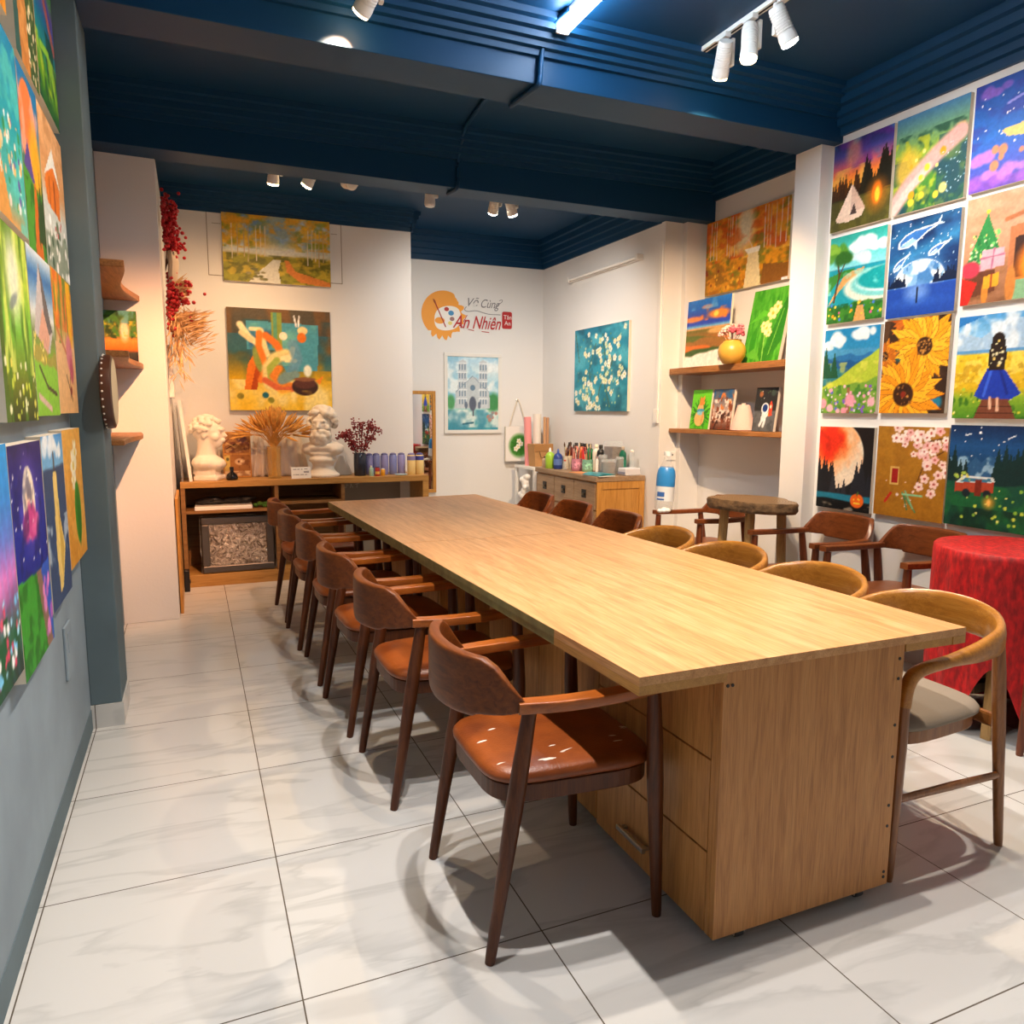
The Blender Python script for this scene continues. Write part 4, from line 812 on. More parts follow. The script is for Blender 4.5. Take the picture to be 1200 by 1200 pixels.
# --- back walls
p = Pic(120, 78, 1.5, 71).g((0, '7a6a1c'), (.3, '9a8a2c'), (.45, 'd8d8c0'), (.6, 'a8c0d0'), (1, '6a98c8')).n(4, 3, 'e8ecec', .5, 5, .7, .45).n(7, 6, 'e0a828', .50, 7, .9, .52, 1, 4).n(9, 8, '8a9a2c', .56, 7, .7, .5, 1, 4).n(11, 10, 'f8c83c', .6, 8, .8, .5, 1, 4).e(.52, .82, .14, .3, '8ab4d8', .75, .9).e(.5, .48, .2, .1, 'f0f0e0', .8, .9)
p.rg(.4, .04, 4, '98942c').n(12, 10, '5a5a1c', .54, 6, .7, 0, .42).n(12, 12, 'd8b838', .56, 7, .7, 0, .42).pg([(.22, 0), (.52, .0), (.5, .2), (.53, .36), (.46, .36), (.36, .22)], 'dcdcd0').n(10, 8, 'f0f0e8', .5, 6, .0).pg([(.56, .36), (.6, .36), (.66, .2), (1.0, .06), (1, -.02), (.7, .04), (.58, .18)], 'e0883c').d(14, .22, .02, .42, .2, .03, '6a6a3c 8a8458', .5)
for x in (.08, .13, .19, .23, .3, .34, .38, .82, .86, .89, .93, .78): p.ln([(x, .3+.1*p.r.rand()), (x+.01*p.r.rand(), .85)], .006, ['f0e4c8', 'c8b080'][int(x*100) % 2])
p.n(9, 8, 'f0b030', .57, 7, .8, .66, 1, 4)
canvas('wide painting of golden birches and a forked woodland path', p.jit(), .82, .51, (.695, 6.448, 2.325), 0, th=.028)
p = Pic(110, 112, .97, 72).g((0, 'e8b818'), (.18, 'f0d060'), (.32, 'd8a818'), (.5, '6a6a3c'), (.75, '4a4a40'), (1, '5a5040')).n(7, 2, '8a5a2c', .5, 5, .6, .5).n(4, 3, 'f8e8a0', .5, 5, .8, 0, .3).n(4, 4, '2a6a80', .55, 5, .7, .4, .75).n(3, 4, '1c5a6a', .5, 5, .5, .3, .9)
p.pg([(.18, .6), (.18, .88), (.88, .86), (.86, .4), (.55, .38), (.45, .6)], '4a9ab0').n(5, 5, '2a5a9a', .55, 6, .0).mix(((p.X > .2) & (p.X < .86) & (p.Y > .45) & (p.Y < .86)).astype(float)*np.clip(p.nz(5, 5)*3-1.2, 0, 1), '7ac0b0', .7).mix(((p.X > .2) & (p.X < .42) & (p.Y > .5) & (p.Y < .86)).astype(float)*np.clip(p.nz(5, 5)*3-1.2, 0, 1), '1c4a8a', .8).pg([(.42, .62), (.52, .62), (.52, .97), (.42, .97)], '8a9a40').pg([(.44, .62), (.47, .62), (.47, .97), (.44, .97)], '5a9a7a')
p.pg([(.14, .2), (.18, .45), (.28, .62), (.34, .62), (.3, .4), (.26, .2)], 'e87a20').pg([(.2, .2), (.26, .2), (.34, .62), (.3, .62)], 'b84a14').e(.29, .5, .05, .14, '8a9a4a', 1, .3, .25)
p.ln([(.12, .84), (.2, .72), (.28, .66)], .03, 'f8e8b8').ln([(.13, .76), (.22, .69)], .024, 'f0d8a0').ln([(.22, .8), (.3, .8)], .018, 'f8e8b8').ln([(.31, .78), (.34, .62), (.36, .56)], .035, 'f4dca0').ln([(.3, .76), (.29, .64), (.36, .42), (.3, .3)], .03, 'f08028').ln([(.36, .74), (.46, .66), (.5, .58)], .035, 'e87828')
p.ln([(.38, .26), (.37, .42), (.44, .52), (.55, .56)], .055, 'ecd890').ln([(.4, .3), (.39, .42), (.46, .5)], .03, 'a8b850').ln([(.52, .52), (.6, .54), (.62, .62)], .024, 'f8e8b0').ln([(.55, .5), (.64, .5)], .02, 'f8e8b0').ln([(.48, .42), (.42, .34), (.5, .26), (.62, .24)], .035, 'e88a30').ln([(.34, .3), (.5, .2), (.62, .22)], .03, 'd86a40').ln([(.62, .66), (.66, .52), (.6, .38), (.52, .32)], .05, '6a9ab8', .8).ln([(.5, .3), (.64, .36)], .04, '7a9a98')
p.e(.53, .74, .04, .04, 'f8ecd0', 1, .2).e(.72, .8, .05, .04, 'f8d898', 1, .2).e(.71, .73, .045, .05, 'e0741c', 1, .2).ln([(.64, .94), (.66, .84)], .008, 'f0f0f0').ln([(.69, .94), (.68, .84)], .008, 'f0f0f0').e(.73, .24, .13, .09, '3a2420', 1, .1).e(.73, .27, .11, .05, '5a342c', 1, .3).e(.73, .315, .11, .02, '8a5a40', 1, .2).pg([(.84, .3), (.92, .36), (.88, .26)], 'f0902c').e(.76, .4, .04, .06, 'e8f0e0', 1, .4)
for x, y, c2 in ((.1, .14, '5a5a24'), (.34, .15, '1f6a78'), (.39, .1, '8a8a30')): p.e(x, y, .032, .03, c2, 1, .3)
p.n(6, 3, 'f8d040', .58, 6, .7, 0, .2)
canvas('square painting of pale hands and a dark cooking pot', p.jit(), .80, .80, (.69, 6.448, 1.325), 0, th=.028)
p = Pic(76, 104, .75, 73).g((0, '4aa0b0'), (.25, '9ad0d0'), (.33, 'b8d8d8'), (.5, '8ac8e0'), (.8, 'd8ecf4'), (1, 'a8d4ec')).n(4, 5, 'f4fafc', .5, 5, .8, .4).n(5, 8, 'eef4f0', .5, 5, .8, .03, .28).n(4, 4, '3a8aa8', .58, 5, .7, 0, .28).e(.9, .38, .14, .13, '3a8a4c', .9, .5).e(.06, .38, .08, .1, '4a9a5c', .9, .5).n(5, 6, '7ab8d8', .6, 6, .5, .45)
p.pg([(.14, .3), (.84, .3), (.82, .52), (.7, .62), (.56, .72), (.44, .72), (.32, .62), (.16, .52)], 'c0ccd4').pg([(.18, .3), (.38, .3), (.37, .93), (.3, .97), (.22, .93)], 'c8d2da').pg([(.6, .3), (.8, .3), (.77, .93), (.7, .97), (.62, .93)], 'c8d2da')
for x0 in (.22, .28, .33, .64, .69, .74):
    for y0 in (.35, .46, .58, .7, .82): p.pg([(x0, y0), (x0+.025, y0), (x0+.025, y0+.07), (x0+.0125, y0+.085), (x0, y0+.07)], '7a94ac')
for y0 in (.43, .55, .67, .79, .91): p.ln([(.18, y0), (.38, y0)], .006, 'eef4f8').ln([(.61, y0), (.79, y0)], .006, 'eef4f8')
p.e(.49, .58, .05, .04, '6a86a0', 1, .2).e(.49, .36, .07, .1, '5a6478', 1, .2).e(.36, .34, .03, .05, '6a7a90', 1, .2).e(.62, .34, .03, .05, '6a7a90', 1, .2).ln([(.5, .2), (.5, .26)], .012, '5a5a68').ln([(.16, .52), (.49, .74), (.82, .52)], .005, '8aa0b4').ln([(.3, .08), (.5, .1)], .012, '2a6a80').d(12, .8, .1, 1, .26, .02, '8a9aa0 b88a80')
o = thing('framed_painting', 'white framed watercolour of a pale twin towered cathedral', 'painting', (2.575, 7.08, 1.105))
cath = canvas('x', p.jit(.03), .53, .71, (0, -.008, .035), 0, th=.01, name='picture'); cath.parent = o
for k_ in ('label', 'category'): del cath[k_]
fb = MB(); W2, H2 = .30, .78
fb.box(-W2, W2, -.028, 0, 0, .035).box(-W2, W2, -.028, 0, H2-.035, H2).box(-W2, -W2+.035, -.028, 0, .035, H2-.035).box(W2-.035, W2, -.028, 0, .035, H2-.035)
fb.build('frame', 'white_metal', o, bevel=.003)
p = Pic(100, 96, 1.3, 74).g((0, '1a6a80'), (.5, '2f98b0'), (1, '1f7a98')).n(3, 3, '5ab8c8', .5, 5, .7).n(5, 5, '14566a', .6, 6, .6)
for pts in (((.3, 0), (.36, .2), (.3, .5), (.42, .8)), ((.45, 0), (.5, .25), (.62, .5), (.55, .9)), ((.7, .05), (.6, .3), (.75, .62)), ((.1, .6), (.02, .95))): p.ln(pts, .009, '4a6a50')
for i in range(95):
    bx, by, sx, sy = [(.5, .82, .2, .07), (.62, .68, .16, .08), (.55, .45, .2, .1), (.3, .35, .14, .12), (.2, .14, .12, .07), (.42, .1, .14, .06), (.72, .5, .1, .12)][i % 7]
    x, y = min(.95, max(.04, p.r.normal(bx, sx))), min(.96, max(.04, p.r.normal(by, sy)))
    p.fl(x, y, .026+.014*p.r.rand(), 4+i % 2, ['eef0d8', 'f8f4e4', 'd8e4b8', 'f0e8c0'][i % 4], 'c8c060', p.r.rand()*3, .45)
p.d(60, .05, .05, .9, .9, .012, 'a8c890 c0d8b0 5a8a5a')
canvas('teal painting scattered with cream white blossoms, back right wall', p.jit(), .94, .735, (3.339, 5.86, 1.33), -PI/2, th=.025)
p = Pic(120, 76, 1.55, 75).g((0, 'a86a14'), (.3, 'd8901c'), (.5, 'f0a82c'), (.75, 'f09030'), (1, 'e08c34')).n(7, 7, 'e8a020', .48, 6, .8, 0, 1, 4).n(9, 9, '7a5a18', .58, 7, .6, 0, .5, 4).n(7, 6, 'd85a1c', .56, 7, .8, .42, 1, 4).n(9, 8, 'ffc848', .6, 7, .7, .4, 1, 4).n(8, 8, '6a7a24', .62, 7, .7, 0, 1, 4).e(.5, .8, .1, .3, 'f0e8c8', .85, .9).e(.42, .62, .06, .14, 'd8e0b0', .5, .9)
for x in (.06, .1, .14, .28, .31, .34, .37, .72, .76, .79, .85, .9, .96): p.ln([(x, .42+.08*p.r.rand()), (x+.02*(p.r.rand()-.3), .98)], .006, ['f4e4d0', 'e0c8a8'][int(x*100) % 2])
p.ln([(.6, .48), (.54, .62), (.5, .58)], .006, 'f0dcc0').pg([(.5, .5), (.68, .5), (.66, .42), (.7, .0), (.5, 0), (.54, .42)], 'e8d8a8').pg([(.5, .5), (.68, .5), (.67, .44), (.53, .44)], 'f8f4e8').n(5, 8, 'c8b870', .55, 6, .0).pg([(.7, .0), (1, 0), (1, .2), (.72, .26)], '8a5a20').d(30, 0, .05, .48, .35, .025, 'd89a20 8a3a1c b86a18 f0b83c')
p.n(8, 7, 'e0641c', .58, 7, .7, .6, 1, 4).e(.5, .84, .07, .2, 'f0ecd8', .7, .9).pg([(.93, .0), (1, .0), (1, .03), (.93, .03)], 'f0f0f0')
canvas('wide painting of a stream through orange autumn birches', p.jit(), .875, .53, (3.679, 4.425, 2.2), -PI/2, th=.025)

# ------------------------------------------------------------------ open cabinet on the back left wall
t = thing('open_cabinet', 'long low open oak cabinet against the back left wall', 'cabinet', (-.10, 6.02, 0))
CW, CD = 1.90, .42
MB().box(0, CW, 0, CD, .75, .795).build('cabinet_top', 'cab', t, bevel=.002)
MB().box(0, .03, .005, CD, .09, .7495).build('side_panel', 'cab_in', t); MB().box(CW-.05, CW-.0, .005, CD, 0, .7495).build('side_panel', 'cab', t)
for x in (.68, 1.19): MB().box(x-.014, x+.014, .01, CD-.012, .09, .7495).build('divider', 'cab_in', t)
MB().box(.0, 1.19, .0, CD, .0, .09).build('plinth', 'cab', t, bevel=.002)
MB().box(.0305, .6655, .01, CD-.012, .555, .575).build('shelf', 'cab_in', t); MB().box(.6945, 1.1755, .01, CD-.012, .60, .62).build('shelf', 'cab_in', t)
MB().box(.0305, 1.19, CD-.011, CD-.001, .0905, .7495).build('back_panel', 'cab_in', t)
MB().box(1.20, CW-.14, CD-.011, CD-.001, .0, .7495).build('back_panel', flat('grey hardboard', '8d8478', .6), t)
mk = MB()
for i, (a, b) in enumerate((((.0, .05), (.012, .01)), ((.012, .01), (.026, .04)), ((.026, .04), (.04, .01)), ((.05, .01), (.052, .04)), ((.052, .04), (.07, .03)), ((.085, .01), (.09, .045)), ((.09, .045), (.105, .01)), ((.125, .04), (.16, .045)), ((.142, .042), (.14, .01)))):
    mk.sweep([(1.24+a[0], CD-.0125, .66+a[1]), (1.24+b[0], CD-.0125, .66+b[1])], (.003, .001), (0, 1, 0), 4)
mk.build('pale_scribble', flat('pale scribble tone', 'd8d2c6', .9), t)  # pale scribbled strokes on the grey back panel
# plastic wrapped frame
t = thing('wrapped_frame', 'grey picture frame wrapped in shiny clear plastic inside the cabinet', 'frame', (.29, 6.075, .091)); t.rotation_euler = (-.10, 0, .02)
fb = MB(); W2, H2, fr = .262, .425, .055
fb.box(-W2, W2, -.03, 0, 0, fr).box(-W2, W2, -.03, 0, H2-fr, H2).box(-W2, -W2+fr, -.03, 0, fr, H2-fr).box(W2-fr, W2, -.03, 0, fr, H2-fr)
fb.build('frame_rail', flat('dark pewter frame', '5a5654', .35, .5), t, bevel=.008)
mt, nt, b = new_mat('crinkled wrap with painted sparkle'); L = nt.links.new
tc = nt.nodes.new('ShaderNodeTexCoord'); n_ = nt.nodes.new('ShaderNodeTexVoronoi'); n_.inputs['Scale'].default_value = 34
n2 = nt.nodes.new('ShaderNodeTexNoise'); n2.inputs['Scale'].default_value = 22; n2.inputs['Detail'].default_value = 6; n2.inputs['Distortion'].default_value = 2
bp = nt.nodes.new('ShaderNodeBump'); bp.inputs['Strength'].default_value = 1; bp.inputs['Distance'].default_value = .03
r = nt.nodes.new('ShaderNodeValToRGB'); r.color_ramp.elements[0].position = .35; r.color_ramp.elements[0].color = lin('6a5c52'); r.color_ramp.elements[1].position = .7; r.color_ramp.elements[1].color = lin('f0e8e0')  # brown to near-white ramp paints the wrap's sparkle into its colour
L(tc.outputs['Object'], n_.inputs['Vector']); L(tc.outputs['Object'], n2.inputs['Vector']); L(n2.outputs['Fac'], bp.inputs['Height']); L(bp.outputs['Normal'], b.inputs['Normal']); L(n2.outputs['Fac'], r.inputs['Fac']); L(r.outputs['Color'], b.inputs['Base Color'])
b.inputs['Roughness'].default_value = .12; b.inputs['Metallic'].default_value = .45; b.inputs['Specular IOR Level'].default_value = .9
MB().box(-W2+fr*.6, W2-fr*.6, -.016, -.006, fr*.6, H2-fr*.6).build('plastic_wrap', mt, t)
M['wrap'] = mt
wr = MB(); random.seed(8)
for sx in (-1, 1):
    R = [[(sx*(W2+.004+.01*random.random()), -.034+.03*j/3+.004*random.random(), H2*k/10) for j in range(4)] for k in range(11)]
    wr.add([v for q in R for v in q], [(k*4+j, k*4+j+1, k*4+j+5, k*4+j+4) for k in range(10) for j in range(3)])
R = [[(-W2+2*W2*k/12, -.034+.03*j/3, H2+.003+.012*random.random()) for j in range(4)] for k in range(13)]
wr.add([v for q in R for v in q], [(k*4+j, k*4+j+1, k*4+j+5, k*4+j+4) for k in range(12) for j in range(3)])
wr.build('wrap_fold', M['clear'], t)
t = tag(MB().prism([(0, 0), (.41, .0), (.42, .3), (.01, .3)], 0, .028).build('paper_stack', 'white_pl', None, bevel=.003, loc=(-.01, 6.045, .576)), 'stack of white paper on the cabinet left shelf', 'paper')
bm_ = MB()
random.seed(3)
for k in range(9): bm_.sph((-.15+.3*random.random(), .02*random.random(), .015+.03*random.random()), (.05+.05*random.random(), .04, .012+.015*random.random()), 10, 6)
tag(bm_.build('cable_bundle', 'black', None, True, loc=(.22, 6.16, .6045)), 'black tangle of cables lying on the white paper', 'cables')
bm_ = MB()
for k in range(16): bm_.sph((-.06+.12*random.random(), .02*random.random()-.02, .012+.02*random.random()), (.02, .018, .014), 8, 5)
tag(bm_.build('moss_clump', flat('green moss', '4a7a2c', .9), None, True, loc=(.485, 6.13, .5765)), 'small green moss clump on the cabinet left shelf', 'moss')

# ------------------------------------------------------------------ plaster busts (voxel-merged blobs)
def remeshed(mb, name, mat, parent, vox, smooth_it=3):
    o = mb.build('tmp', mat)
    r = o.modifiers.new('r', 'REMESH'); r.mode = 'VOXEL'; r.voxel_size = vox
    s = o.modifiers.new('s', 'SMOOTH'); s.iterations = smooth_it; s.factor = .5
    dg = bpy.context.evaluated_depsgraph_get(); me = bpy.data.meshes.new_from_object(o.evaluated_get(dg))
    bpy.data.objects.remove(o); me.name = name; me.polygons.foreach_set('use_smooth', [True]*len(me.polygons))
    if not me.materials: me.materials.append(M[mat])
    o = bpy.data.objects.new(name, me); C.objects.link(o); o.parent = parent; return o
ZC = .795
t = thing('plaster_bust', 'white plaster bust of a curly haired youth in profile, cabinet left end', 'bust', (.11, 6.19, ZC), -.35)
mb = MB(); random.seed(5)
mb.sph((-.005, 0, .33), (.088, .070, .088)).sph((.03, 0, .295), (.060, .055, .085)).sph((.045, 0, .262), (.042, .044, .05)).sph((.068, 0, .243), (.02, .022, .016))
mb.sph((.086, 0, .335), (.014, .045, .018)).sweep([(.083, 0, .33), (.098, 0, .30), (.108, 0, .287)], [(.008, .010), (.011, .012), (.013, .009)], (0, 1, 0)).sph((.092, 0, .268), (.012, .020, .006)).sph((.088, 0, .257), (.012, .018, .007))
for s_ in (-1, 1): mb.sph((.07, s_*.027, .312), (.014, .013, .008)).sph((.055, s_*.045, .285), (.022, .018, .024)).sph((.0, s_*.07, .30), (.016, .010, .026))
mb.sweep([(-.005, 0, .27), (-.01, 0, .2), (-.02, 0, .11), (-.02, 0, .04)], [(.056, .058), (.055, .06), (.065, .07), (.08, .075)], (0, 1, 0), 14)
mb.sph((-.01, 0, .115), (.088, .118, .06)).sph((.035, .0, .105), (.06, .09, .05)).box(-.07, .07, -.085, .085, 0, .03).box(-.05, .05, -.06, .06, .02, .09)
hair = MB()
for k in range(90):
    a = random.random()*2*PI; e = -.15+random.random()*1.7
    d = Vector((math.cos(a)*math.cos(e), math.sin(a)*math.cos(e), math.sin(e)))
    if d.x > .5 and d.z < .55: continue
    q = random.uniform(.014, .022); hair.sph((-.008+d.x*.088, d.y*.072, .335+d.z*.088), (q, q, q*.85), 8, 6)
remeshed(mb, 'head_and_neck', 'plaster', t, .006, 3); remeshed(hair, 'curly_hair', 'plaster', t, .005, 1)
t.scale = (1.28, 1.2, 1.14)
t = thing('plaster_bust', 'white plaster bust of a bearded man with wild hair', 'bust', (.965, 6.19, ZC), -2.0)
mb = MB(); random.seed(9)
mb.sph((0, 0, .40), (.078, .066, .085)).sph((.03, 0, .365), (.055, .05, .07)).sph((.07, 0, .405), (.016, .045, .014)).sweep([(.075, 0, .405), (.092, 0, .37), (.10, 0, .355)], [(.008, .01), (.012, .012), (.014, .01)], (0, 1, 0)).sph((.08, 0, .325), (.014, .02, .007))
for s_ in (-1, 1): mb.sph((.066, s_*.028, .38), (.014, .014, .008)).sph((.05, s_*.045, .355), (.022, .018, .022))
mb.sweep([(0, 0, .34), (-.005, 0, .26), (-.01, 0, .2)], [(.052, .055), (.058, .06), (.08, .085)], (0, 1, 0), 14).sph((-.005, 0, .215), (.085, .135, .05)).sph((0, .07, .2), (.07, .06, .045)).sph((0, -.07, .2), (.07, .06, .045)).sph((0, 0, .17), (.075, .10, .03))
mb.lathe([(.10, 0), (.10, .02), (.085, .03), (.07, .05), (.062, .08), (.07, .105), (.085, .115), (.085, .135), (.07, .15), (.06, .18)], 28)
hair = MB()
for k in range(110):
    a = random.random()*2*PI; e = -.5+random.random()*2.0
    d = Vector((math.cos(a)*math.cos(e), math.sin(a)*math.cos(e), math.sin(e)))
    if d.x > .45 and d.z < .5: continue
    q = random.uniform(.016, .03); hair.sph((d.x*.088-.006, d.y*.082, .41+d.z*.088), (q, q, q), 8, 6)
beard = MB()
for k in range(50):
    a = random.uniform(-1.3, 1.3); z = random.uniform(.24, .335); q = random.uniform(.013, .022)
    rr = .075-.5*abs(z-.30)**1.2; beard.sph((.01+rr*math.cos(a), rr*.85*math.sin(a), z), (q, q, q*1.1), 8, 6)
remeshed(mb, 'head_and_base', 'plaster', t, .006, 3); remeshed(hair, 'wild_hair', 'plaster', t, .0055, 2); remeshed(beard, 'beard', 'plaster', t, .0055, 1)
t.scale = (1.3, 1.3, 1.10)
mb = MB().rings([[(.085*s*math.cos(2*PI*k/6), .055*s*math.sin(2*PI*k/6), z) for k in range(6)] for s, z in ((1, 0), (1.0, .012), (.3, .155), (.28, .158))])
tag(mb.build('plaster_pyramid', 'plaster', None, bevel=.004, loc=(1.135, 6.30, ZC)), 'white plaster pyramid between bearded bust and dark vase', 'plaster model')

# brown picture board, ink bottle, card, crumpled paper
t = thing('picture_board', 'brown board with two stacked picture panels beside the youth bust', 'board', (.32, 6.34, ZC)); t.rotation_euler = (-.06, 0, 0)
MB().box(-.105, .105, -.025, 0, 0, .36).build('backing_board', 'dresser_side', t, bevel=.003)
p = Pic(46, 40, 1.2, 81).g((0, '9a6a3c'), (1, 'a87848')).n(4, 4, '6a3a30', .55, 7, .8).e(.7, .7, .2, .2, '5a3a48', .9, .5).n(6, 5, 'd8b078', .62, 8, .7).ln([(.1, .2), (.45, .45)], .03, '4a2c1c').ln([(.1, .5), (.4, .3)], .02, 'd8b880')
q = canvas('x', p, .19, .155, (0, -.025, .195), 0, th=.004, name='picture'); q.parent = t
p = Pic(46, 40, 1.2, 82).g((0, 'c8b08a'), (.22, 'd8c09a'), (.25, '9a6a38'), (1, 'a8743c')).pg([(.0, .25), (.22, .25), (.22, 1), (0, 1)], 'c8b060').e(.6, .68, .2, .16, 'd8b890', 1, .3).e(.55, .68, .04, .06, '6a3a20', 1, .3).e(.66, .7, .04, .05, 'f0e0c0', 1, .3).e(.12, .8, .06, .08, '5a5a38', 1, .4).n(5, 5, '7a4a28', .6, 7, .6)
q2 = canvas('x', p, .19, .165, (0, -.025, .012), 0, th=.004, name='picture'); q2.parent = t
for k_ in ('label', 'category'): del q[k_]; del q2[k_]
t = thing('ink_bottle', 'squat black glass bottle in front of the brown picture board', 'bottle', (.265, 6.10, ZC))
MB().lathe([(.03, 0), (.042, .006), (.045, .02), (.036, .045), (.014, .062), (.012, .08)], 20).build('bottle_body', flat('black glass', '101012', .08), t, smooth=True)
MB().lathe([(.015, .075), (.015, .1), (.005, .102)], 14).build('stopper', 'black', t, smooth=True)
t = thing('price_card', 'small white printed card standing before the bearded bust', 'card', (.775, 6.065, ZC)); t.rotation_euler = (-.2, 0, .03)
MB().box(-.075, .075, -.003, 0, 0, .09).build('card', 'white_pl', t)
wr = MB()
for (x0, x1, z) in ((-.06, -.035, .072), (-.028, -.01, .072), (.0, .012, .072), (.025, .05, .074), (.02, .06, .055), (.02, .06, .047), (-.06, -.05, .03), (-.045, -.015, .03), (-.008, .02, .03), (.028, .045, .03)): wr.box(x0, x1, -.0036, -.003, z-.003, z+.003)
wr.build('print_lines', flat('card print', '8a8890', .7), t)
random.seed(12)
def drape(name, label, cat, x0, x1, z0, z1, loc, mat, folds, amp):
    nx, nz_ = 40, 14; V = []
    for j in range(nz_):
        for i in range(nx):
            u, v = i/(nx-1), j/(nz_-1); x = x0+(x1-x0)*u; sp = 1-.25*v
            V.append(((x-(x0+x1)/2)*sp+(x0+x1)/2, -.03*(1-v)+amp*(1-.6*v)*math.sin(folds*2*PI*u+1.5*math.sin(5*u)+v*.6)+.01*mnoise.noise((u*7, v*4, 1)), z0+(z1-z0)*v*(1-.12*abs(math.sin(7*u)))))
    mb = MB(); mb.add(V, [(j*nx+i, j*nx+i+1, (j+1)*nx+i+1, (j+1)*nx+i) for j in range(nz_-1) for i in range(nx-1)])
    o = mb.build(name, mat, None, True, loc=loc); so = o.modifiers.new('t', 'SOLIDIFY'); so.thickness = .003
    return tag(o, label, cat)
drape('white_drape', 'crumpled white paper sheet behind the vase of dried wheat', 'paper', .40, .88, 0, .36, (0, 6.37, ZC), flat('white tissue paper', 'e6ddd2', .8), 7, .018)

# dried wheat in a glass vase
t = thing('wheat_vase', 'clear vase full of golden dried wheat on the cabinet', 'vase', (.585, 6.17, ZC))
MB().lathe([(.045, 0), (.052, .004), (.05, .12), (.056, .25), (.053, .25), (.046, .12), (.045, .012), (.001, .012)], 24).build('vase', M['clear_amber'], t, smooth=True)
random.seed(21); st = MB()
for k in range(190):
    a = random.random()*2*PI; s_ = abs(random.gauss(0, .6)); s_ = min(1.05, s_); hgt = .475-.09*s_*s_+random.uniform(-.06, .02)
    x1, y1 = .235*s_*math.cos(a), .10*s_*math.sin(a)
    P = cr([(.02*math.cos(a), .02*math.sin(a), .02), (.02*math.cos(a+2), .02*math.sin(a+2), .2), (x1*.42, y1*.42, .33), (x1, y1, hgt)], 3)
    st.tube(P, .0016, 4)
    d = (P[-1]-P[-3]).normalized(); q = P[-1]; st.sweep([q-d*.03, q-d*.015, q+d*.02, q+d*.055, q+d*.08], [(.002, .002), (.0075, .0075), (.009, .009), (.006, .006), (.001, .001)], (1, 0, 0), 6)
o = st.build('dried_wheat', flat('golden wheat', 'd39a4a', .7, var=.3, vscale=30), t, True); o['kind'] = 'stuff'
# red berries in a dark vase
t = thing('berry_vase', 'dark blue vase with dark red berry twigs on the cabinet', 'vase', (1.26, 6.17, ZC))
MB().lathe([(.045, 0), (.05, .005), (.052, .10), (.05, .18), (.046, .185), (.046, .02), (.001, .02)], 24).build('vase', flat('dark blue glazed', '2a3040', .15), t, smooth=True)
random.seed(31); tw = MB(); be = MB()
for k in range(13):
    a = -PI*.1+PI*1.2*k/12; L_ = random.uniform(.2, .36); dx = math.cos(a)*.19*random.uniform(.6, 1); dy = random.uniform(-.06, .06)
    P = cr([(0, 0, .1), (dx*.3, dy*.3, .22), (dx*.7, dy*.7, .19+L_*.6), (dx, dy, .17+L_*(1-.35*abs(math.cos(a))))], 6); tw.tube(P, .0022, 5)
    for q in P[6:]:
        for _ in range(4): be.sph(tuple(q+Vector((random.gauss(0, .012), random.gauss(0, .012), random.gauss(0, .012)))), random.uniform(.0055, .008), 6, 4)
tw.build('twigs', flat('dark twig', '3a1c18', .8), t); o = be.build('red_berries', flat('dark red berry', '8a1a20', .35), t, True); o['kind'] = 'stuff'

# ------------------------------------------------------------------ bottles
mats = {}
def cm(h, rough=.35, **k):
    if (h, rough) not in mats: mats[(h, rough)] = flat('plastic '+h, h, rough, **k)
    return mats[(h, rough)]
def bottle(label, x, y, z, r, h, body, cap, style='round', group=None, band=None, cat='bottle', name='paint_bottle'):
    t = thing(name, label, cat, (x, y, z), 0, group)
    if style == 'round': pr = [(r*.9, 0), (r, .006), (r, h*.70), (r*.9, h*.77), (r*.42, h*.84), (r*.40, h*.88)]; c = [(r*.48, h*.875), (r*.48, h*.99), (r*.4, h)]
    elif style == 'tall': pr = [(r*.92, 0), (r, .005), (r, h*.86), (r*.8, h*.91)]; c = [(r*.84, h*.905), (r*.84, h*.96), (r*.5, h*.985), (r*.45, h)]
    else: pr = [(r*.9, 0), (r, .006), (r, h*.6), (r*.75, h*.72), (r*.25, h*.8)]; c = [(r*.3, h*.795), (r*.24, h*.9), (r*.1, h)]
    MB().lathe(pr, 18).build('bottle_body', body if not isinstance(body, str) else cm(body), t, smooth=True); MB().lathe(c, 14).build('cap', cap if not isinstance(cap, str) else cm(cap), t, smooth=True)
    if band: MB().lathe([(r*1.012, h*band[1]), (r*1.012, h*band[2])], 18, cap=False).build('paper_label', cm(band[0], .5), t, smooth=True)
    return t
GP = 'tall lilac bottles in a row on the cabinet'
lil = ['8a86b8', '7a80b4', '8c8cc0', '7f88c0', '9490c4']
for i, (x, nm) in enumerate(((1.345, 'leftmost, touching the berry vase'), (1.405, 'second from left, behind tiny jars'), (1.475, 'middle of the row'), (1.548, 'second from right'), (1.620, 'rightmost, beside the cream bottles'))):
    bottle('tall lilac bottle on the cabinet, '+nm, x, 6.22, ZC, .033, .18, lil[i], '6a6a98', 'tall', GP)
bottle('cream and violet bottle right of the lilac row, left one', 1.69, 6.16, ZC, .035, .18, 'ead08e', '8a84b8', 'tall', 'cream and violet bottles', ('8a84b8', .66, .86))
bottle('cream bottle with deep blue top at the cabinet right end', 1.762, 6.16, ZC, .035, .18, 'ead08e', '4a4a90', 'tall', 'cream and violet bottles', ('4048a0', .66, .86))
bottle('tiny pale green bottle with white cap before the lilac bottles', 1.335, 6.09, ZC, .018, .085, 'a8d0c0', 'f0f0ec')
bottle('tiny red jar with navy lid before the lilac bottles', 1.385, 6.09, ZC, .02, .075, 'b02a24', '20264a', 'tall', None, ('e8c060', .2, .5), 'jar', 'paint_jar')
bottle('tiny amber jar with white lid before the lilac bottles', 1.43, 6.09, ZC, .018, .06, 'e0a020', 'f4f0e4', 'tall', None, None, 'jar', 'paint_jar')
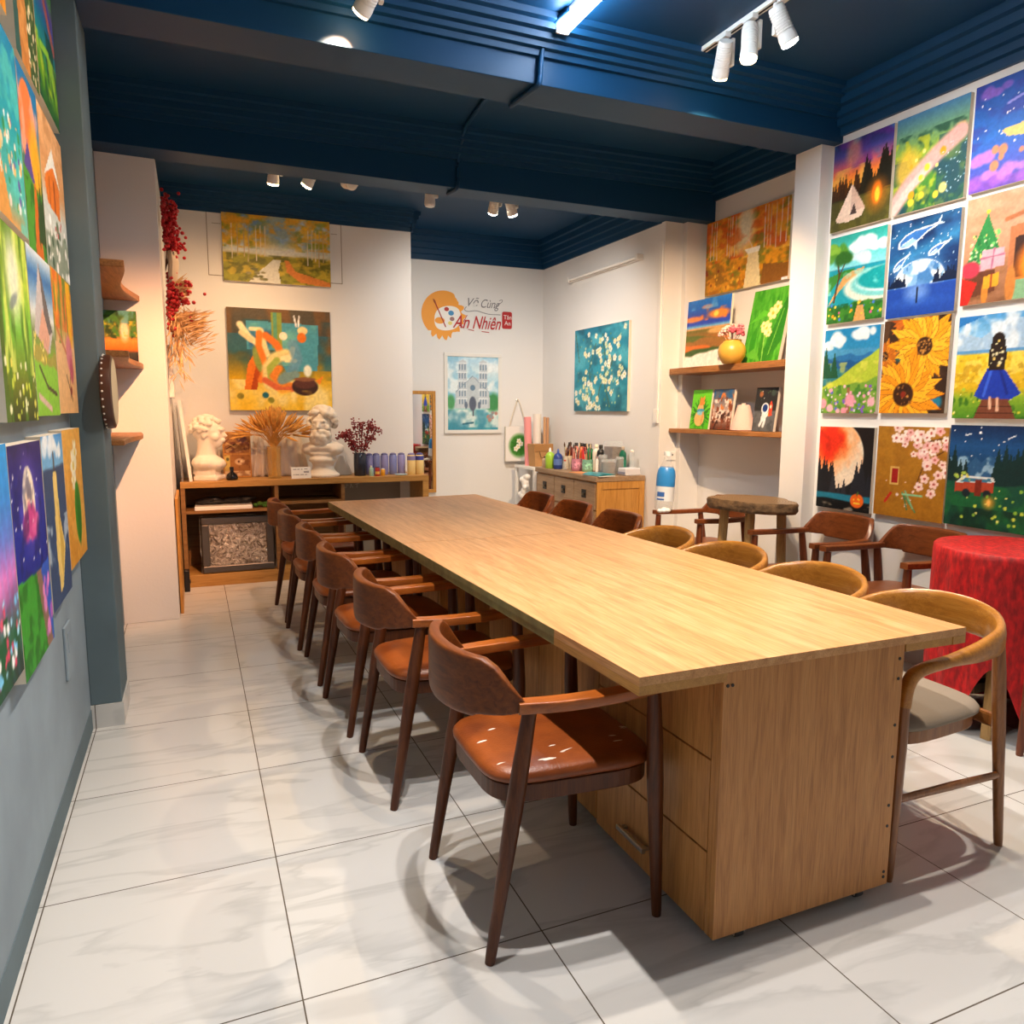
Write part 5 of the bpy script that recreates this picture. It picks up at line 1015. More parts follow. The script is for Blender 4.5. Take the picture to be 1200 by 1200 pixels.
tag(MB().lathe([(.001, 0), (.045, 0), (.055, .008), (.052, .008), (.043, .003), (.001, .003)], 24).build('saucer', cm('b8d4dc'), None, True, loc=(1.585, 6.10, ZC)), 'pale blue saucer before the lilac bottles', 'saucer')

# ------------------------------------------------------------------ things at the left niche and side wall
def live_shelf(name, label, x0, x1, y0, y1, z, th, seed):
    random.seed(seed); P = [(x0, y0)]+[(x1-.0+.018*math.sin(6*k/10+seed)-.03*math.sin(PI*k/10)*(seed % 2), y0+(y1-y0)*k/10) for k in range(11)]+[(x0, y1)]
    return tag(MB().prism(P, z-th, z).build(name, 'shelf_wood', None, bevel=.004), label, 'shelf')
live_shelf('wall_shelf', 'live edge wooden shelf high in the left niche', XL, -.262, 3.93, 5.125, 2.0, .032, 1)
live_shelf('wall_shelf', 'live edge shelf in left niche holding small forest painting', XL, -.268, 3.97, 5.125, 1.60, .03, 2)
live_shelf('wall_shelf', 'lowest thin wooden shelf in the left niche, empty', XL, -.272, 3.86, 5.125, 1.19, .025, 4)
p = Pic(40, 64, .6, 91).g((0, '2a2a2c'), (.18, '3a3a34'), (.25, 'e0681c'), (.42, 'f08a3c'), (.5, '6a6a2c'), (1, '2a5a2c')).n(4, 5, '3f7a2c', .5, 6, .9, .5).n(5, 6, '1c3a1c', .55, 7, .8, .45).e(.62, .62, .14, .2, 'f0d8b8', .9, .7).n(4, 3, '5a9aa0', .6, 6, .8, .75).n(5, 4, '24262a', .58, 6, .8, 0, .2).n(4, 6, 'c8b030', .62, 7, .8, .5, .8)
canvas('small forest painting with orange ground on the left niche shelf', p.jit(), .172, .295, (-.355, 5.02, 1.601), 0, .05, .02, edge='gap')
p = Pic(20, 30, .8, 92).g((0, 'e8e4d8'), (1, 'f0ece2')).ln([(.75, 0), (.6, .5), (.4, .95)], .02, '8a9a4a')
canvas('white canvas with a thin green stem on the highest niche shelf', p, .34, .42, (-.40, 4.25, 2.001), PI/2, .1, .015)
t = thing('hand_drum', 'round brown studded hand drum hung on the left pillar', 'drum', (-.327, 3.515, 1.40))
RY = Matrix.Rotation(PI/2, 4, 'Y')
MB().lathe([(.138, 0), (.148, .006), (.150, .022), (.147, .038), (.137, .043)], 40, (0, 0, 0), RY).build('drum_shell', flat('dark brown lacquer', '4a2a1c', .4), t, smooth=True)
MB().lathe([(.136, .0435), (.001, .0445)], 40, (0, 0, 0), RY, cap=False).build('drum_skin', flat('cream drum skin', 'd8c8a4', .6), t, smooth=True)
for k in range(30):
    a = 2*PI*k/30; MB().sph((.010, .149*math.cos(a), .149*math.sin(a)), .0042, 6, 4).build('tack', 'white_pl', t)

# hanging dried bouquet on the side wall
t = thing('dried_bouquet', 'hanging bouquet of red berries and pampas grass on side wall', 'bouquet', (-.128, 5.52, 2.1))
random.seed(41); be = MB(); lf = MB(); pa = MB()
def clump(cx, cz, rx, rz, n_):
    for k in range(n_):
        x = abs(random.gauss(0, 1))*rx*.5; z = cz+random.gauss(0, 1)*rz*.5; y = random.gauss(0, .05)
        be.sph((cx+x, y, z), random.uniform(.009, .014), 6, 4)
clump(.02, .43, .08, .14, 240); clump(.03, .30, .09, .10, 150); clump(.02, .52, .03, .08, 25); clump(.03, -.02, .11, .10, 190); clump(.02, -.15, .05, .12, 90); clump(.15, -.17, .03, .04, 12)
for k in range(14): P = [(.02, 0, .12), (.03+.03*random.random(), .04*random.gauss(0, 1), .3), (.02+.07*random.random(), .06*random.gauss(0, 1), .35+.2*random.random())]; lf.tube(cr(P, 3), .002, 4)
lf.build('stems', flat('brown stem', '5a2c1c', .8), t); o = be.build('red_berries', flat('scarlet berry', 'b01420', .4), t, True); o['kind'] = 'stuff'
for k in range(620):
    s_ = random.random(); bx = .03+.08*random.random(); x0, z0 = bx, -.15-.05*random.random()
    dirx = random.choice((random.uniform(-.03, .05), random.uniform(.08, .17))); zz = -.62+.55*random.random() if dirx < .05 else -.12-.3*random.random()
    q = Vector((bx+dirx*s_, random.gauss(0, .05), z0+(zz-z0)*s_)); d = Vector((dirx+random.gauss(0, .05), random.gauss(0, .04), -.12 if dirx < .05 else .05)); d = d.normalized()*random.uniform(.05, .1)
    if q.x+d.x < .004: d.x = .004-q.x
    pa.sweep([q, q+d*.5, q+d], [(.001, .001), (.005, .003), (.0006, .0006)], (0, 1, 0), 4)
for k in range(90):
    q = Vector((.06+.03*random.random(), random.gauss(0, .04), .05-.1*random.random())); d = Vector((random.uniform(.02, .1), random.gauss(0, .03), random.uniform(-.03, .08)))
    pa.sweep([q, q+d*.5, q+d], [(.0012, .0012), (.006, .004), (.0008, .0008)], (0, 1, 0), 4)
o = pa.build('pampas_grass', flat('tan pampas', 'd8ae78', .9, var=.25, vscale=20), t); o['kind'] = 'stuff'
wr = MB().rings([[(.004+.02+.055*s*(1+.15*math.cos(3*a))*(.6+.4*math.cos(a)), .07*s*math.sin(a), z) for a in [2*PI*i/18 for i in range(18)]] for s, z in ((.4, -.02), (1.0, .06), (1.25, .17), (1.1, .24))], cap=False)
o = wr.build('wrapping_paper', flat('grey beige wrapping paper', 'b8a694', .8), t, True); so = o.modifiers.new('t', 'SOLIDIFY'); so.thickness = .002
pl = Pic(8, 8, 1).g((0, 'f0eeea'), (1, 'f0eeea'))
canvas('blank white canvas hung edge on below the dried bouquet', pl, .38, .345, (-.127, 5.80, 1.41), PI/2, 0, .03, edge='white_pl')
canvas('blank white canvas leaning at the cabinet left end', pl, .30, .60, (-.035, 6.20, ZC+.001), PI/2, .085, .022, edge='white_pl')
p = Pic(30, 40, .6, 93).g((0, 'c8a898'), (1, 'd8c0b0')).n(4, 6, 'f0e4dc', .55, 7, .8).n(5, 8, '9a7a6a', .6, 7, .6)
canvas('plastic wrapped pinkish canvas between side wall and white canvas', p, .30, .56, (-.088, 6.22, ZC+.001), PI/2, .045, .014, edge='clear')
tag(MB().box(-.018, 0, 5.26, 5.85, .0, .76).build('wood_board', 'dresser_side', None, bevel=.002, loc=(-.105, 0, 0)), 'upright oak board against the side wall by the cabinet', 'board')
t = thing('door_stop', 'small black block at the foot of the upright board', 'block', (-.085, 5.92, 0))
MB().box(-.018, .018, -.035, .035, 0, .16).build('block_body', 'black', t, bevel=.004); MB().box(.0185, .024, -.02, .02, .06, .08).build('latch', 'black', t)

# ------------------------------------------------------------------ mirror, wall logo, tote, corner stand
t = thing('wall_mirror', 'tall oak framed mirror half hidden by the wall corner', 'mirror', (2.005, 7.079, .53))
fb = MB(); W2, H2, fr = .18, .985, .032
fb.box(-W2, W2, -.028, 0, 0, fr).box(-W2, W2, -.028, 0, H2-fr, H2).box(-W2, -W2+fr, -.028, 0, fr, H2-fr).box(W2-fr, W2, -.028, 0, fr, H2-fr)
fb.build('mirror_frame', 'dresser_side', t, bevel=.003); MB().box(-W2+fr, W2-fr, -.012, -.004, fr, H2-fr).build('mirror_glass', 'mirror', t)

t = thing('wall_lettering', 'painted shop sign of orange splash, palette and red lettering', 'sign', (2.50, 7.079, 2.24))
def shape(name, pts, mat, d): return MB().prism_xz(pts, -d, -.0002).build(name, mat, t)
og = []
for k in range(64):
    a = 2*PI*k/64; rx, rz = .225, .222
    if 290 < math.degrees(a) or math.degrees(a) < 62: rr = 1-.12*abs(math.sin(k*2.3))-.10*(math.sin(k*1.1) > .3)
    elif 230 < math.degrees(a) <= 290: rr = 1.02+.12*math.sin(k*2.1)
    else: rr = 1
    og.append((-.215+rx*rr*math.cos(a), .005+rz*rr*math.sin(a)))
shape('orange_splash', og, flat('orange wall paint', 'f2a23c', .6), .002)
MW = flat('white sign paint', 'f2f0ec', .6)
shape('palette', [(-.215+.15*math.cos(2*PI*k/40)*(1-.12*math.cos(2*(2*PI*k/40)))+.035, -.03+.115*math.sin(2*PI*k/40)+.02*math.cos(2*PI*k/40)) for k in range(40)], MW, .003)
shape('palette_notch', [(-.26+.05*math.cos(2*PI*k/20), -.055+.03*math.sin(2*PI*k/20)) for k in range(20)], flat('orange notch paint', 'f2a23c', .6), .004)
for (x, z, c2, rr) in ((-.19, .055, 'b83a34', .02), (-.145, .02, '4a94c8', .024), (-.135, -.035, 'a07a78', .02), (-.155, -.075, 'e8dc80', .018)): shape('paint_blob', [(x+rr*1.2*math.cos(2*PI*k/16), z+rr*math.sin(2*PI*k/16)) for k in range(16)], flat('blob '+c2, c2, .6), .004)
MB().sweep([(-.305, -.0055, .11), (-.20, -.0055, -.115)], (.006, .001), (0, 1, 0), 6).build('brush_handle', flat('brush red paint', 'b02a28', .6), t)
MB().sweep([(-.325, -.0055, .145), (-.312, -.0055, .125), (-.30, -.0055, .10)], [(.002, .001), (.011, .001), (.008, .001)], (0, 1, 0), 6).build('brush_tip', flat('brush tip paint', 'a04a28', .6), t)
def text(name, s, x, z, size, mat, shear=.35, d=.002, sp=1.0, off=0, bold=0, fit=None):
    cu = bpy.data.curves.new('tmp', 'FONT'); cu.body = s; cu.size = size; cu.shear = shear; cu.extrude = d/2; cu.space_character = sp; cu.offset = bold
    o = bpy.data.objects.new('tmp', cu); C.objects.link(o)
    dg = bpy.context.evaluated_depsgraph_get(); me = bpy.data.meshes.new_from_object(o.evaluated_get(dg)); bpy.data.objects.remove(o)
    xs = [v.co.x for v in me.vertices]
    if fit:
        for v in me.vertices: v.co.x = (v.co.x-min(xs))*fit/(max(xs)-min(xs))
    me.materials.clear(); me.materials.append(mat); q = bpy.data.objects.new(name, me); C.objects.link(q); q.parent = t; q.location = (x, -d/2-.0002-off, z); q.rotation_euler = (PI/2, 0, 0); return q
RED = flat('red sign paint', 'b8282c', .6); GREY = flat('grey sign paint', '7a7a80', .6)
text('small_lettering', 'Vẽ', .03, .095, .115, GREY, .4, fit=.115)
text('small_lettering', 'Cùng', .165, .09, .115, GREY, .4, fit=.20)
text('large_lettering', 'An', -.13, -.115, .175, RED, .4, bold=.001, off=.005, fit=.175)
text('large_lettering', 'Nhiên', .075, -.115, .175, RED, .4, bold=.001, off=.005, fit=.30)
sw_ = MB(); sw_.sweep(cr([(.012, -.001, .09), (-.005, -.001, .06), (.03, -.001, .045), (.12, -.001, .055), (.24, -.001, .03), (.37, -.001, .03)], 5), (.0035, .001), (0, 1, 0), 6); sw_.sweep(cr([(.30, -.001, .09), (.34, -.001, .12), (.385, -.001, .155), (.385, -.001, .175), (.355, -.001, .165)], 5), (.003, .001), (0, 1, 0), 6)
sw_.build('grey_flourish', GREY, t)
sw_ = MB(); sw_.sweep(cr([(-.02, -.001, -.11), (-.10, -.001, -.075), (-.13, -.001, -.09), (-.10, -.001, -.115), (-.03, -.001, -.07), (.02, -.001, .01)], 5), (.004, .001), (0, 1, 0), 6)
sw_.sweep([(.03, -.001, -.125), (.09, -.001, -.135)], (.004, .001), (0, 1, 0), 6).sweep([(.17, -.001, -.14), (.25, -.001, -.145)], (.004, .001), (0, 1, 0), 6); sw_.build('red_flourish', RED, t)
st = []
for cx, cz, a0 in ((.475, .045, 0), (.405, .045, 90), (.405, -.085, 180), (.475, -.085, 270)): st += [(cx+.018*math.cos(math.radians(a0+q)), cz+.018*math.sin(math.radians(a0+q))) for q in (0, 30, 60, 90)]
shape('red_stamp', st, RED, .003)
text('stamp_lettering', 'Tân', .402, -.01, .058, MW, 0, .0015, off=.003); text('stamp_lettering', 'An', .412, -.068, .058, MW, 0, .0015, off=.003)

p = Pic(50, 60, .78, 95).g((0, 'eeebe6'), (1, 'f0ede8')).e(.55, .45, .40, .33, '3f8a30', .95, .35).n(6, 8, '1f5a1c', .55, 7, .0).e(.5, .42, .25, .2, '2a6a1c', .6, .8)
for k in range(12): p.ln([(.55, .45), (.55+.36*math.cos(k*.55), .45+.28*math.sin(k*.55))], .008, '2f6a20')
for x, y in ((.5, .42), (.62, .5), (.54, .58), (.42, .36)): p.fl(x, y, .075, 5, 'f4f0e0', 'e0c860', x*9, .42)
t = canvas('white cotton tote bag painted with green leaves, hanging on wall', p, .27, .35, (3.04, 7.045, .822), 0, 0, .03, name='tote_bag', edge='canvas', cat='bag')
MB().sweep(cr([(-.09, -.016, .345), (-.06, -.006, .45), (.0, .012, .60), (.012, .02, .622), (.03, .012, .60), (.07, -.006, .46), (.10, -.016, .345)], 5), (.006, .002), (0, 1, 0), 6).build('strap', 'canvas', t)
MB().lathe([(.012, 0), (.012, .01), (.004, .014), (.004, .03)], 12, (0, 0, 0), Matrix.Translation((.012, .033, .612)) @ Matrix.Rotation(PI/2, 4, 'X')).build('hook', 'steel', t)
t = thing('corner_stand', 'small white side table in the back right corner', 'table', (3.13, 6.72, 0))
MB().box(-.15, .18, -.22, .25, .765, .79).build('tabletop', 'white_pl', t, bevel=.004)
for sx in (-.13, .16):
    for sy in (-.2, .23): MB().box(sx-.013, sx+.013, sy-.013, sy+.013, 0, .7645).build('leg', 'white_pl', t)
mb = MB()
random.seed(6)
for k in range(14): mb.sph((random.gauss(0, .015), random.gauss(0, .02), -.05*k/14*4), (.03+.012*random.random(), .035, .03), 8, 6)
o = remeshed(mb, 'carrier_bag', 'white_pl', None, .008, 2); o.location = (2.945, 6.62, .70); tag(o, 'crumpled white plastic bag hanging off the corner stand', 'bag')
t = thing('paper_bag', 'brown kraft paper bag on the white corner stand', 'bag', (3.14, 6.70, .791), .1)
MB().hexa([(-.09, -.06, 0), (.09, -.06, 0), (-.09, .06, 0), (.09, .06, 0), (-.105, -.07, .215), (.105, -.07, .22), (-.105, .07, .22), (.105, .07, .215)]).build('bag_body', flat('kraft paper', 'b88a58', .85, bump=.4, bscale=30), t, bevel=.004)
MB().box(-.107, .107, -.073, -.0705, .15, .216).build('folded_rim', flat('kraft fold', 'a87a48', .85), t)
MB().sweep(cr([(-.05, -.075, .15), (-.03, -.08, .09), (.03, -.08, .10), (.05, -.075, .15)], 5), (.004, .004), n=6).build('handle', flat('kraft cord', '7a5a34', .8), t)
def roll(label, x, y, z0, z1, r, h, lean=0):
    t_ = tag(MB().lathe([(r*.7, 0), (r, 0), (r, z1-z0), (r*.7, z1-z0), (r*.7, 0)], 18, cap=False).build('paper_roll', cm(h, .7), None, True, loc=(x, y, z0)), label, 'roll', 'rolls behind the kraft bag'); t_.rotation_euler = (0, lean, 0)
roll('pink paper roll standing behind the kraft bag', 3.075, 6.83, .791, 1.27, .036, 'f09a9a', -.03)
roll('wide white paper roll standing behind the kraft bag', 3.175, 6.85, .791, 1.30, .042, 'e8e2d8')
roll('thin tan cardboard tube behind the kraft bag, left of pair', 3.235, 6.80, .791, 1.27, .014, 'c89a70')
roll('thin tan cardboard tube behind the kraft bag, right of pair', 3.268, 6.80, .791, 1.265, .014, 'c09068')

# ------------------------------------------------------------------ dresser and what stands on it
ZD = .82
t = thing('dresser', 'oak dresser with small square drawers on the back right wall', 'dresser', (3.335, 5.13, 0))
DX, DL = .44, 1.12
MB().box(-DX-.015, 0, -.012, DL, ZD-.04, ZD).build('dresser_top', 'dresser', t, bevel=.004)
MB().box(-DX+.012, -.002, .0, DL-.01, .05, ZD-.0405).build('dresser_carcass', 'dresser_side', t)
for (a, b, c2, d2) in ((-DX, -DX+.05, .0, ZD-.041), (-.05, -.002, .0, ZD-.041), (-DX+.05, -.05, ZD-.10, ZD-.041), (-DX+.05, -.05, .05, .12)): MB().box(a, b, -.008, -.0003, c2, d2).build('side_rail', 'dresser_side', t, bevel=.002)
for col in range(3):
    y0 = .012+col*.366
    for (z0, z1, kd) in ((ZD-.265, ZD-.052, 'drawer'), (.06, ZD-.275, 'door')):
        f = MB().box(-DX-.006, -DX+.0115, y0, y0+.358, z0, z1).build(kd, 'dresser', t, bevel=.003)
        if kd == 'drawer':
            yc, zc = y0+.18, (z0+z1)/2+.01
            MB().box(-DX-.012, -DX-.0062, yc-.033, yc+.033, zc-.033, zc+.033).build('pull_plate', flat('dark bronze pull', '2c2a28', .4, .6), f); MB().box(-DX-.022, -DX-.0125, yc-.015, yc+.015, zc-.014, zc+.004).build('pull_knob', flat('bronze knob', '6a6050', .35, .8), f)
        elif col < 2: MB().sph((-DX-.014, y0+.33, (z0+z1)/2+.1), .012, 10, 8).build('knob', flat('bronze door knob', '4a4238', .35, .8), f, True)
bottle('small tan bottle with dark cap at the dresser far left', 2.95, 6.19, ZD, .024, .10, 'c8a888', '3a2a24')
bottle('lime green squeeze bottle with white tip on the dresser', 2.945, 6.07, ZD, .043, .185, '9cc840', 'f2f2ee', 'cone')
bottle('deep blue squeeze bottle with blue cap on the dresser', 2.975, 5.97, ZD, .04, .18, '24408c', '3a5aa8', 'cone', None, ('5a78b8', .2, .5))
bottle('small clear jar with red cap on the dresser front edge', 3.0, 5.885, ZD, .022, .085, M['clear'], 'c02a20', 'round')
GT = 'tall paint bottles along the back of the dresser'
for (x, y, c2, cp_, nm) in ((3.2, 6.18, '6a2a24', '18141a', 'maroon'), (3.21, 6.075, 'e08878', '18141a', 'salmon pink'), (3.22, 5.985, 'e0682c', '1c1418', 'orange'), (3.21, 5.90, 'd83a3c', '1c1418', 'scarlet'), (3.21, 5.815, '1f7a4a', '16202a', 'emerald green'), (3.22, 5.72, 'e8e0d0', 'f0e4c8', 'cream white'), (3.21, 5.625, '1c1a1e', '141214', 'black')):
    bottle('tall '+nm+' paint bottle in the row behind the brush pots', x, y, ZD, .034, .225, c2, cp_, 'round', GT)
def brush_pot(label, x, y, r, h, mat, n_, nm, seed, cols):
    t = thing('brush_pot', label, 'pot', (x, y, ZD))
    MB().lathe([(r*.9, 0), (r, .005), (r, h), (r*.93, h), (r*.9, .012), (.001, .012)], 22).build('pot_body', mat, t, smooth=True)
    if nm == 'pink': MB().lathe([(r*1.006, h*.25), (r*1.006, h*.8)], 22, cap=False).build('printed_band', flat('floral pink print', 'd890a8', .5, var=.6, vscale=60), t, smooth=True)
    if nm == 'mint': MB().lathe([(r*1.006, h*.25), (r*1.006, h*.8)], 22, cap=False).build('printed_band', flat('floral mint print', '8ac8b0', .5, var=.6, vscale=60), t, smooth=True)
    random.seed(seed)
    for k in range(n_):
        a = 2*PI*k/n_; q = r*.55; b = Vector((x+q*.3*math.cos(a), y+q*.3*math.sin(a), ZD+.014)); e = Vector((x+q*1.25*math.cos(a), y+q*1.25*math.sin(a), ZD+random.uniform(.19, .25))); d = e-b
        br = thing('paint_brush', 'paintbrush standing in the '+nm+' pot on the dresser', 'brush', b, 0, 'brushes in the '+nm+' pot'); br.rotation_euler = d.to_track_quat('Z', 'Y').to_euler(); L_ = d.length
        MB().lathe([(.002, 0), (.0045, L_*.3), (.004, L_*.68)], 8).build('handle', cm(cols[k % len(cols)], .4), br, True); MB().lathe([(.0045, L_*.68), (.0048, L_*.8)], 8).build('ferrule', 'steel', br, True); MB().lathe([(.005, L_*.8), (.0075, L_*.88), (.001, L_)], 8).build('bristles', cm(['5a4030', 'd8c8a8', '2a2220'][k % 3], .9), br, True)
brush_pot('cream pot full of brushes, leftmost pot on the dresser', 3.06, 5.955, .043, .115, cm('ddd2bc', .4), 7, 'cream', 51, ['c8a060', '8a5a30', '2a2a2a'])
brush_pot('pink floral pot with dark brushes on the dresser', 3.03, 5.72, .045, .105, cm('c8849c', .4), 5, 'pink', 52, ['e8d8d0', '3a3038', 'c86a5a'])
brush_pot('mint floral pot with brushes on the dresser', 3.05, 5.565, .045, .105, cm('7ab8a4', .4), 5, 'mint', 53, ['d0a878', '6a4a3a', 'e0c0b0'])
t = thing('hand_whisk_stand', 'slim white tube right of the mint pot', 'tube', (3.10, 5.49, ZD)); MB().lathe([(.013, 0), (.014, .1), (.006, .12)], 14).build('tube_body', 'white_pl', t, smooth=True); MB().lathe([(.007, .118), (.007, .135), (.002, .137)], 12).build('tube_cap', cm('b8a0a0'), t, smooth=True)
t.name = 'paint_tube'
def jar(name, label, x, y, r, h, mat, fill, fh, lid=None):
    t = thing(name, label, 'jar', (x, y, ZD)); MB().lathe([(r*.92, 0), (r, .006), (r, h), (r*.95, h), (r*.94, .008), (.001, .006)], 22).build('jar_glass', mat, t, smooth=True)
    if fill: MB().lathe([(r*.88, .010), (r*.9, fh), (.001, fh)], 20).build('contents', fill, t, smooth=True)
    if lid: MB().lathe([(r*1.03, h-.004), (r*1.03, h+.015), (.001, h+.016)], 22).build('lid', lid, t, smooth=True)
BR = flat('dried brown filling', '7a665a', .9, var=.4, vscale=60)
jar('glass_jar', 'dark brown jar of shells between mint pot and big jar', 3.14, 5.465, .04, .15, M['clear'], flat('dark filling', '3a2a26', .8, var=.4, vscale=50), .12)
jar('glass_jar', 'wide glass jar of grey brown pieces on the dresser', 3.10, 5.30, .065, .125, M['clear'], BR, .10)
t = thing('storage_tub', 'clear tub of grey brown pieces behind the wide glass jar', 'tub', (3.25, 5.49, ZD))
MB().box(-.05, .05, -.075, .075, 0, .26).build('tub_body', M['clear'], t, bevel=.006); MB().box(-.045, .045, -.07, .07, .005, .215).build('contents', BR, t)
jar('glass_jar', 'short olive jar behind the wide jar on the right', 3.22, 5.33, .035, .14, M['clear'], flat('olive filling', '5a5034', .8, var=.4, vscale=50), .12)
bottle('tall green glass bottle at the dresser right end', 3.285, 5.39, ZD, .03, .22, cm('1f6a54', .1), cm('a89a8a', .4), 'round', None, ('2a8a74', .2, .5))
bottle('slim pale bottle beside the tall green bottle', 3.285, 5.25, ZD, .02, .20, M['clear'], 'e8e0d8', 'tall')
t = thing('tissue_pack', 'white tissue pack on the dresser right corner', 'tissues', (3.22, 5.185, ZD), .05); MB().box(-.07, .075, -.055, .055, 0, .06).build('pack_body', flat('tissue wrap', 'd8d8e0', .5), t, bevel=.008); MB().box(-.072, -.0705, -.05, .05, .012, .03).build('printed_strip', cm('8a90a8'), t)
t = thing('magazine', 'open magazine with a teal cover on the dresser front', 'magazine', (2.965, 5.22, ZD+.001), .12); MB().prism([(-.08, -.11), (.08, -.11), (.08, .11), (-.08, .11)], 0, .008).build('pages', 'white_pl', t); MB().rings([[(-.083, y, z), (-.05, y, z+.012), (.0, y, z+.016), (.083, y, z+.009), (.083, y, z+.007), (-.083, y, z-.002)] for y, z in ((-.112, .008), (.112, .008))]).build('cover', flat('teal cover', '2a8a98', .3, var=.5, vscale=14), t)
tag(MB().prism([(-.07, -.1), (.07, -.1), (.07, .1), (-.07, .1)], 0, .004).build('paper_sheet', cm('d8905c', .6), None, loc=(2.975, 5.50, ZD+.001)), 'orange sheet lying flat beside the magazine on the dresser', 'paper').rotation_euler = (0, 0, .2)

# ------------------------------------------------------------------ shelves in the right recess
def rshelf(label, z, th, x0):
    P = [(x0+.012*math.sin(5*k/8+z*7), 3.70+1.24*k/12) for k in range(13)]
    return tag(MB().prism([(3.679, 3.70)]+[(3.679, 4.94)]+P[::-1], z-th, z).build('wall_shelf', 'shelf_wood', None, bevel=.004), label, 'shelf')
rshelf('thick wooden shelf in right recess holding yellow vase', 1.655, .045, 3.405)
rshelf('lower wooden shelf in right recess holding three small canvases', 1.20, .032, 3.42)
p = Pic(70, 66, 1.1, 96).g((0, 'f4f0ea'), (.2, 'f4f0ea'), (.22, '3a5a30'), (.3, 'd86a28'), (.42, 'b86a30'), (.55, '6a6a30'), (.57, 'e0a060'), (.6, '6ab0e0'), (.64, '2a4ac0'), (.75, '3a4ab0'), (.88, '1c6ad0'), (1, '2a7ad8'))
p.rg(.52, .06, 2, '5a6a2c', -.16).rg(.40, .06, 2, '9a6a34').rg(.34, .05, 2, 'e0702c', -.08).rg(.25, .05, 3, '3a5a2c', .02).rg(.16, .03, 5, 'f4f0ea', .10).n(4, 5, 'f08030', .6, 7, .9, .68, .85).e(.75, .76, .22, .06, 'f08a3c', 1, .6).e(.7, .76, .05, .04, 'ffd860', 1, .5).e(.2, .72, .2, .04, 'e88a50', 1, .6).e(.5, .88, .12, .03, 'd88a70', .9, .6).e(.75, .52, .2, .04, 'e8b070', .9, .5).n(4, 3, '6ab0e8', .6, 7, .6, .85)
canvas('unfinished sunset landscape painting with a bare white lower edge', p.jit(), .54, .50, (3.53, 4.665, 1.656), -PI/2, .05, .018)
p = Pic(60, 80, .7, 97).g((0, '2f7a1c'), (1, '4aa82c')).n(3, 2, '2f8a1c', .5, 6, .8).n(14, 3, '6ac040', .55, 6, .6)
p.pg([(.45, 0), (.62, .3), (.95, .9), (1, .9), (1, .3), (.7, 0)], '2a7a20').pg([(.02, .55), (.35, .72), (.6, .66), (.3, .6)], '5ab830').pg([(.0, .1), (.5, .02), (.3, .2)], '5aa834').ln([(.55, 0), (.5, .4), (.58, .66)], .008, '8ac858').ln([(.7, .1), (.9, .7)], .006, '7ac048')
for x, y, r_ in ((.52, .47, .09), (.62, .66, .09), (.72, .74, .075), (.44, .5, .06), (.6, .4, .06)): p.fl(x, y, r_, 6, 'f4dc90', 'e8b840', x*7, .36, 'f8e8b0')
canvas('leaning green painting with pale yellow flowers on the thick shelf', p.jit(), .355, .50, (3.565, 4.095, 1.656), -PI/2, .19, .025, edge='canvas')
MB_ = MB().box(-.012, 0, -.05, .05, 0, .32); o = MB_.build('dark_frame', 'walnut', None, bevel=.002, loc=(3.655, 3.80, 1.656)); o.rotation_euler = (0, .05, 0); tag(o, 'narrow dark wooden frame behind the green flower painting', 'frame')
t = thing('flower_vase', 'round yellow vase with pink dried flowers on the thick shelf', 'vase', (3.425, 4.235, 1.656))
MB().lathe([(.05, 0), (.062, .005), (.088, .05), (.094, .085), (.085, .12), (.062, .145), (.058, .155), (.064, .16), (.056, .16), (.05, .145), (.001, .14)], 28).build('vase', flat('mustard glaze', 'd0a040', .35, var=.12), t, smooth=True)
random.seed(61)
for (dx, dy, dz, q, c2) in ((-.02, .075, .20, .035, 'f0c8bc'), (-.03, .04, .225, .032, 'ecc0b4'), (0, .05, .235, .03, 'f0d0c4'), (-.02, -.02, .22, .03, 'c86a74'), (-.02, -.055, .205, .035, 'b84a5c'), (0, -.08, .195, .03, 'c05a68'), (.0, 0, .24, .03, 'e8a8a0'), (.03, -.04, .24, .03, 'd88890')):
    mb = MB()
    for k in range(16):
        a, e = random.random()*2*PI, random.uniform(-.4, 1.4); mb.sph((dx+q*.7*math.cos(a)*math.cos(e), dy+q*.7*math.sin(a)*math.cos(e), dz+q*.7*math.sin(e)), (q*.38, q*.38, q*.3), 7, 5)
    mb.tube([(0, dy*.3, .13), (dx, dy, dz)], .002, 5); mb.build('dried_flower', cm(c2, .8), t, True)
p = Pic(44, 58, .78, 98).g((0, '58c020'), (1, '6ad02c'))
for k in range(46): a = 2*PI*k/46; p.ln([(.5, .36), (.5+.46*math.cos(a)*(1+.2*math.sin(k*5)), .36+.36*math.sin(a)*(1+.2*math.sin(k*3)))], .014, '2a7a14')
p.e(.47, .27, .26, .2, 'e8b870', 1, .08).e(.48, .5, .16, .16, 'e8b070', 1, .1).e(.5, .46, .2, .06, '4a98b8', 1, .2).e(.49, .40, .17, .05, '8ac8d8', 1, .3).pg([(.4, .6), (.66, .62), (.64, .8), (.42, .78)], 'e08a3c').pg([(.4, .74), (.44, .84), (.5, .77)], 'e08a3c').pg([(.56, .78), (.63, .85), (.66, .76)], 'e08a3c').ln([(.6, .14), (.64, .42)], .03, 'd89a58')
canvas('small lime green painting of a ginger cat, leftmost on lower shelf', p.jit(), .225, .29, (3.50, 4.65, 1.201), -PI/2, .12, .02, group='small canvases on the lower shelf')
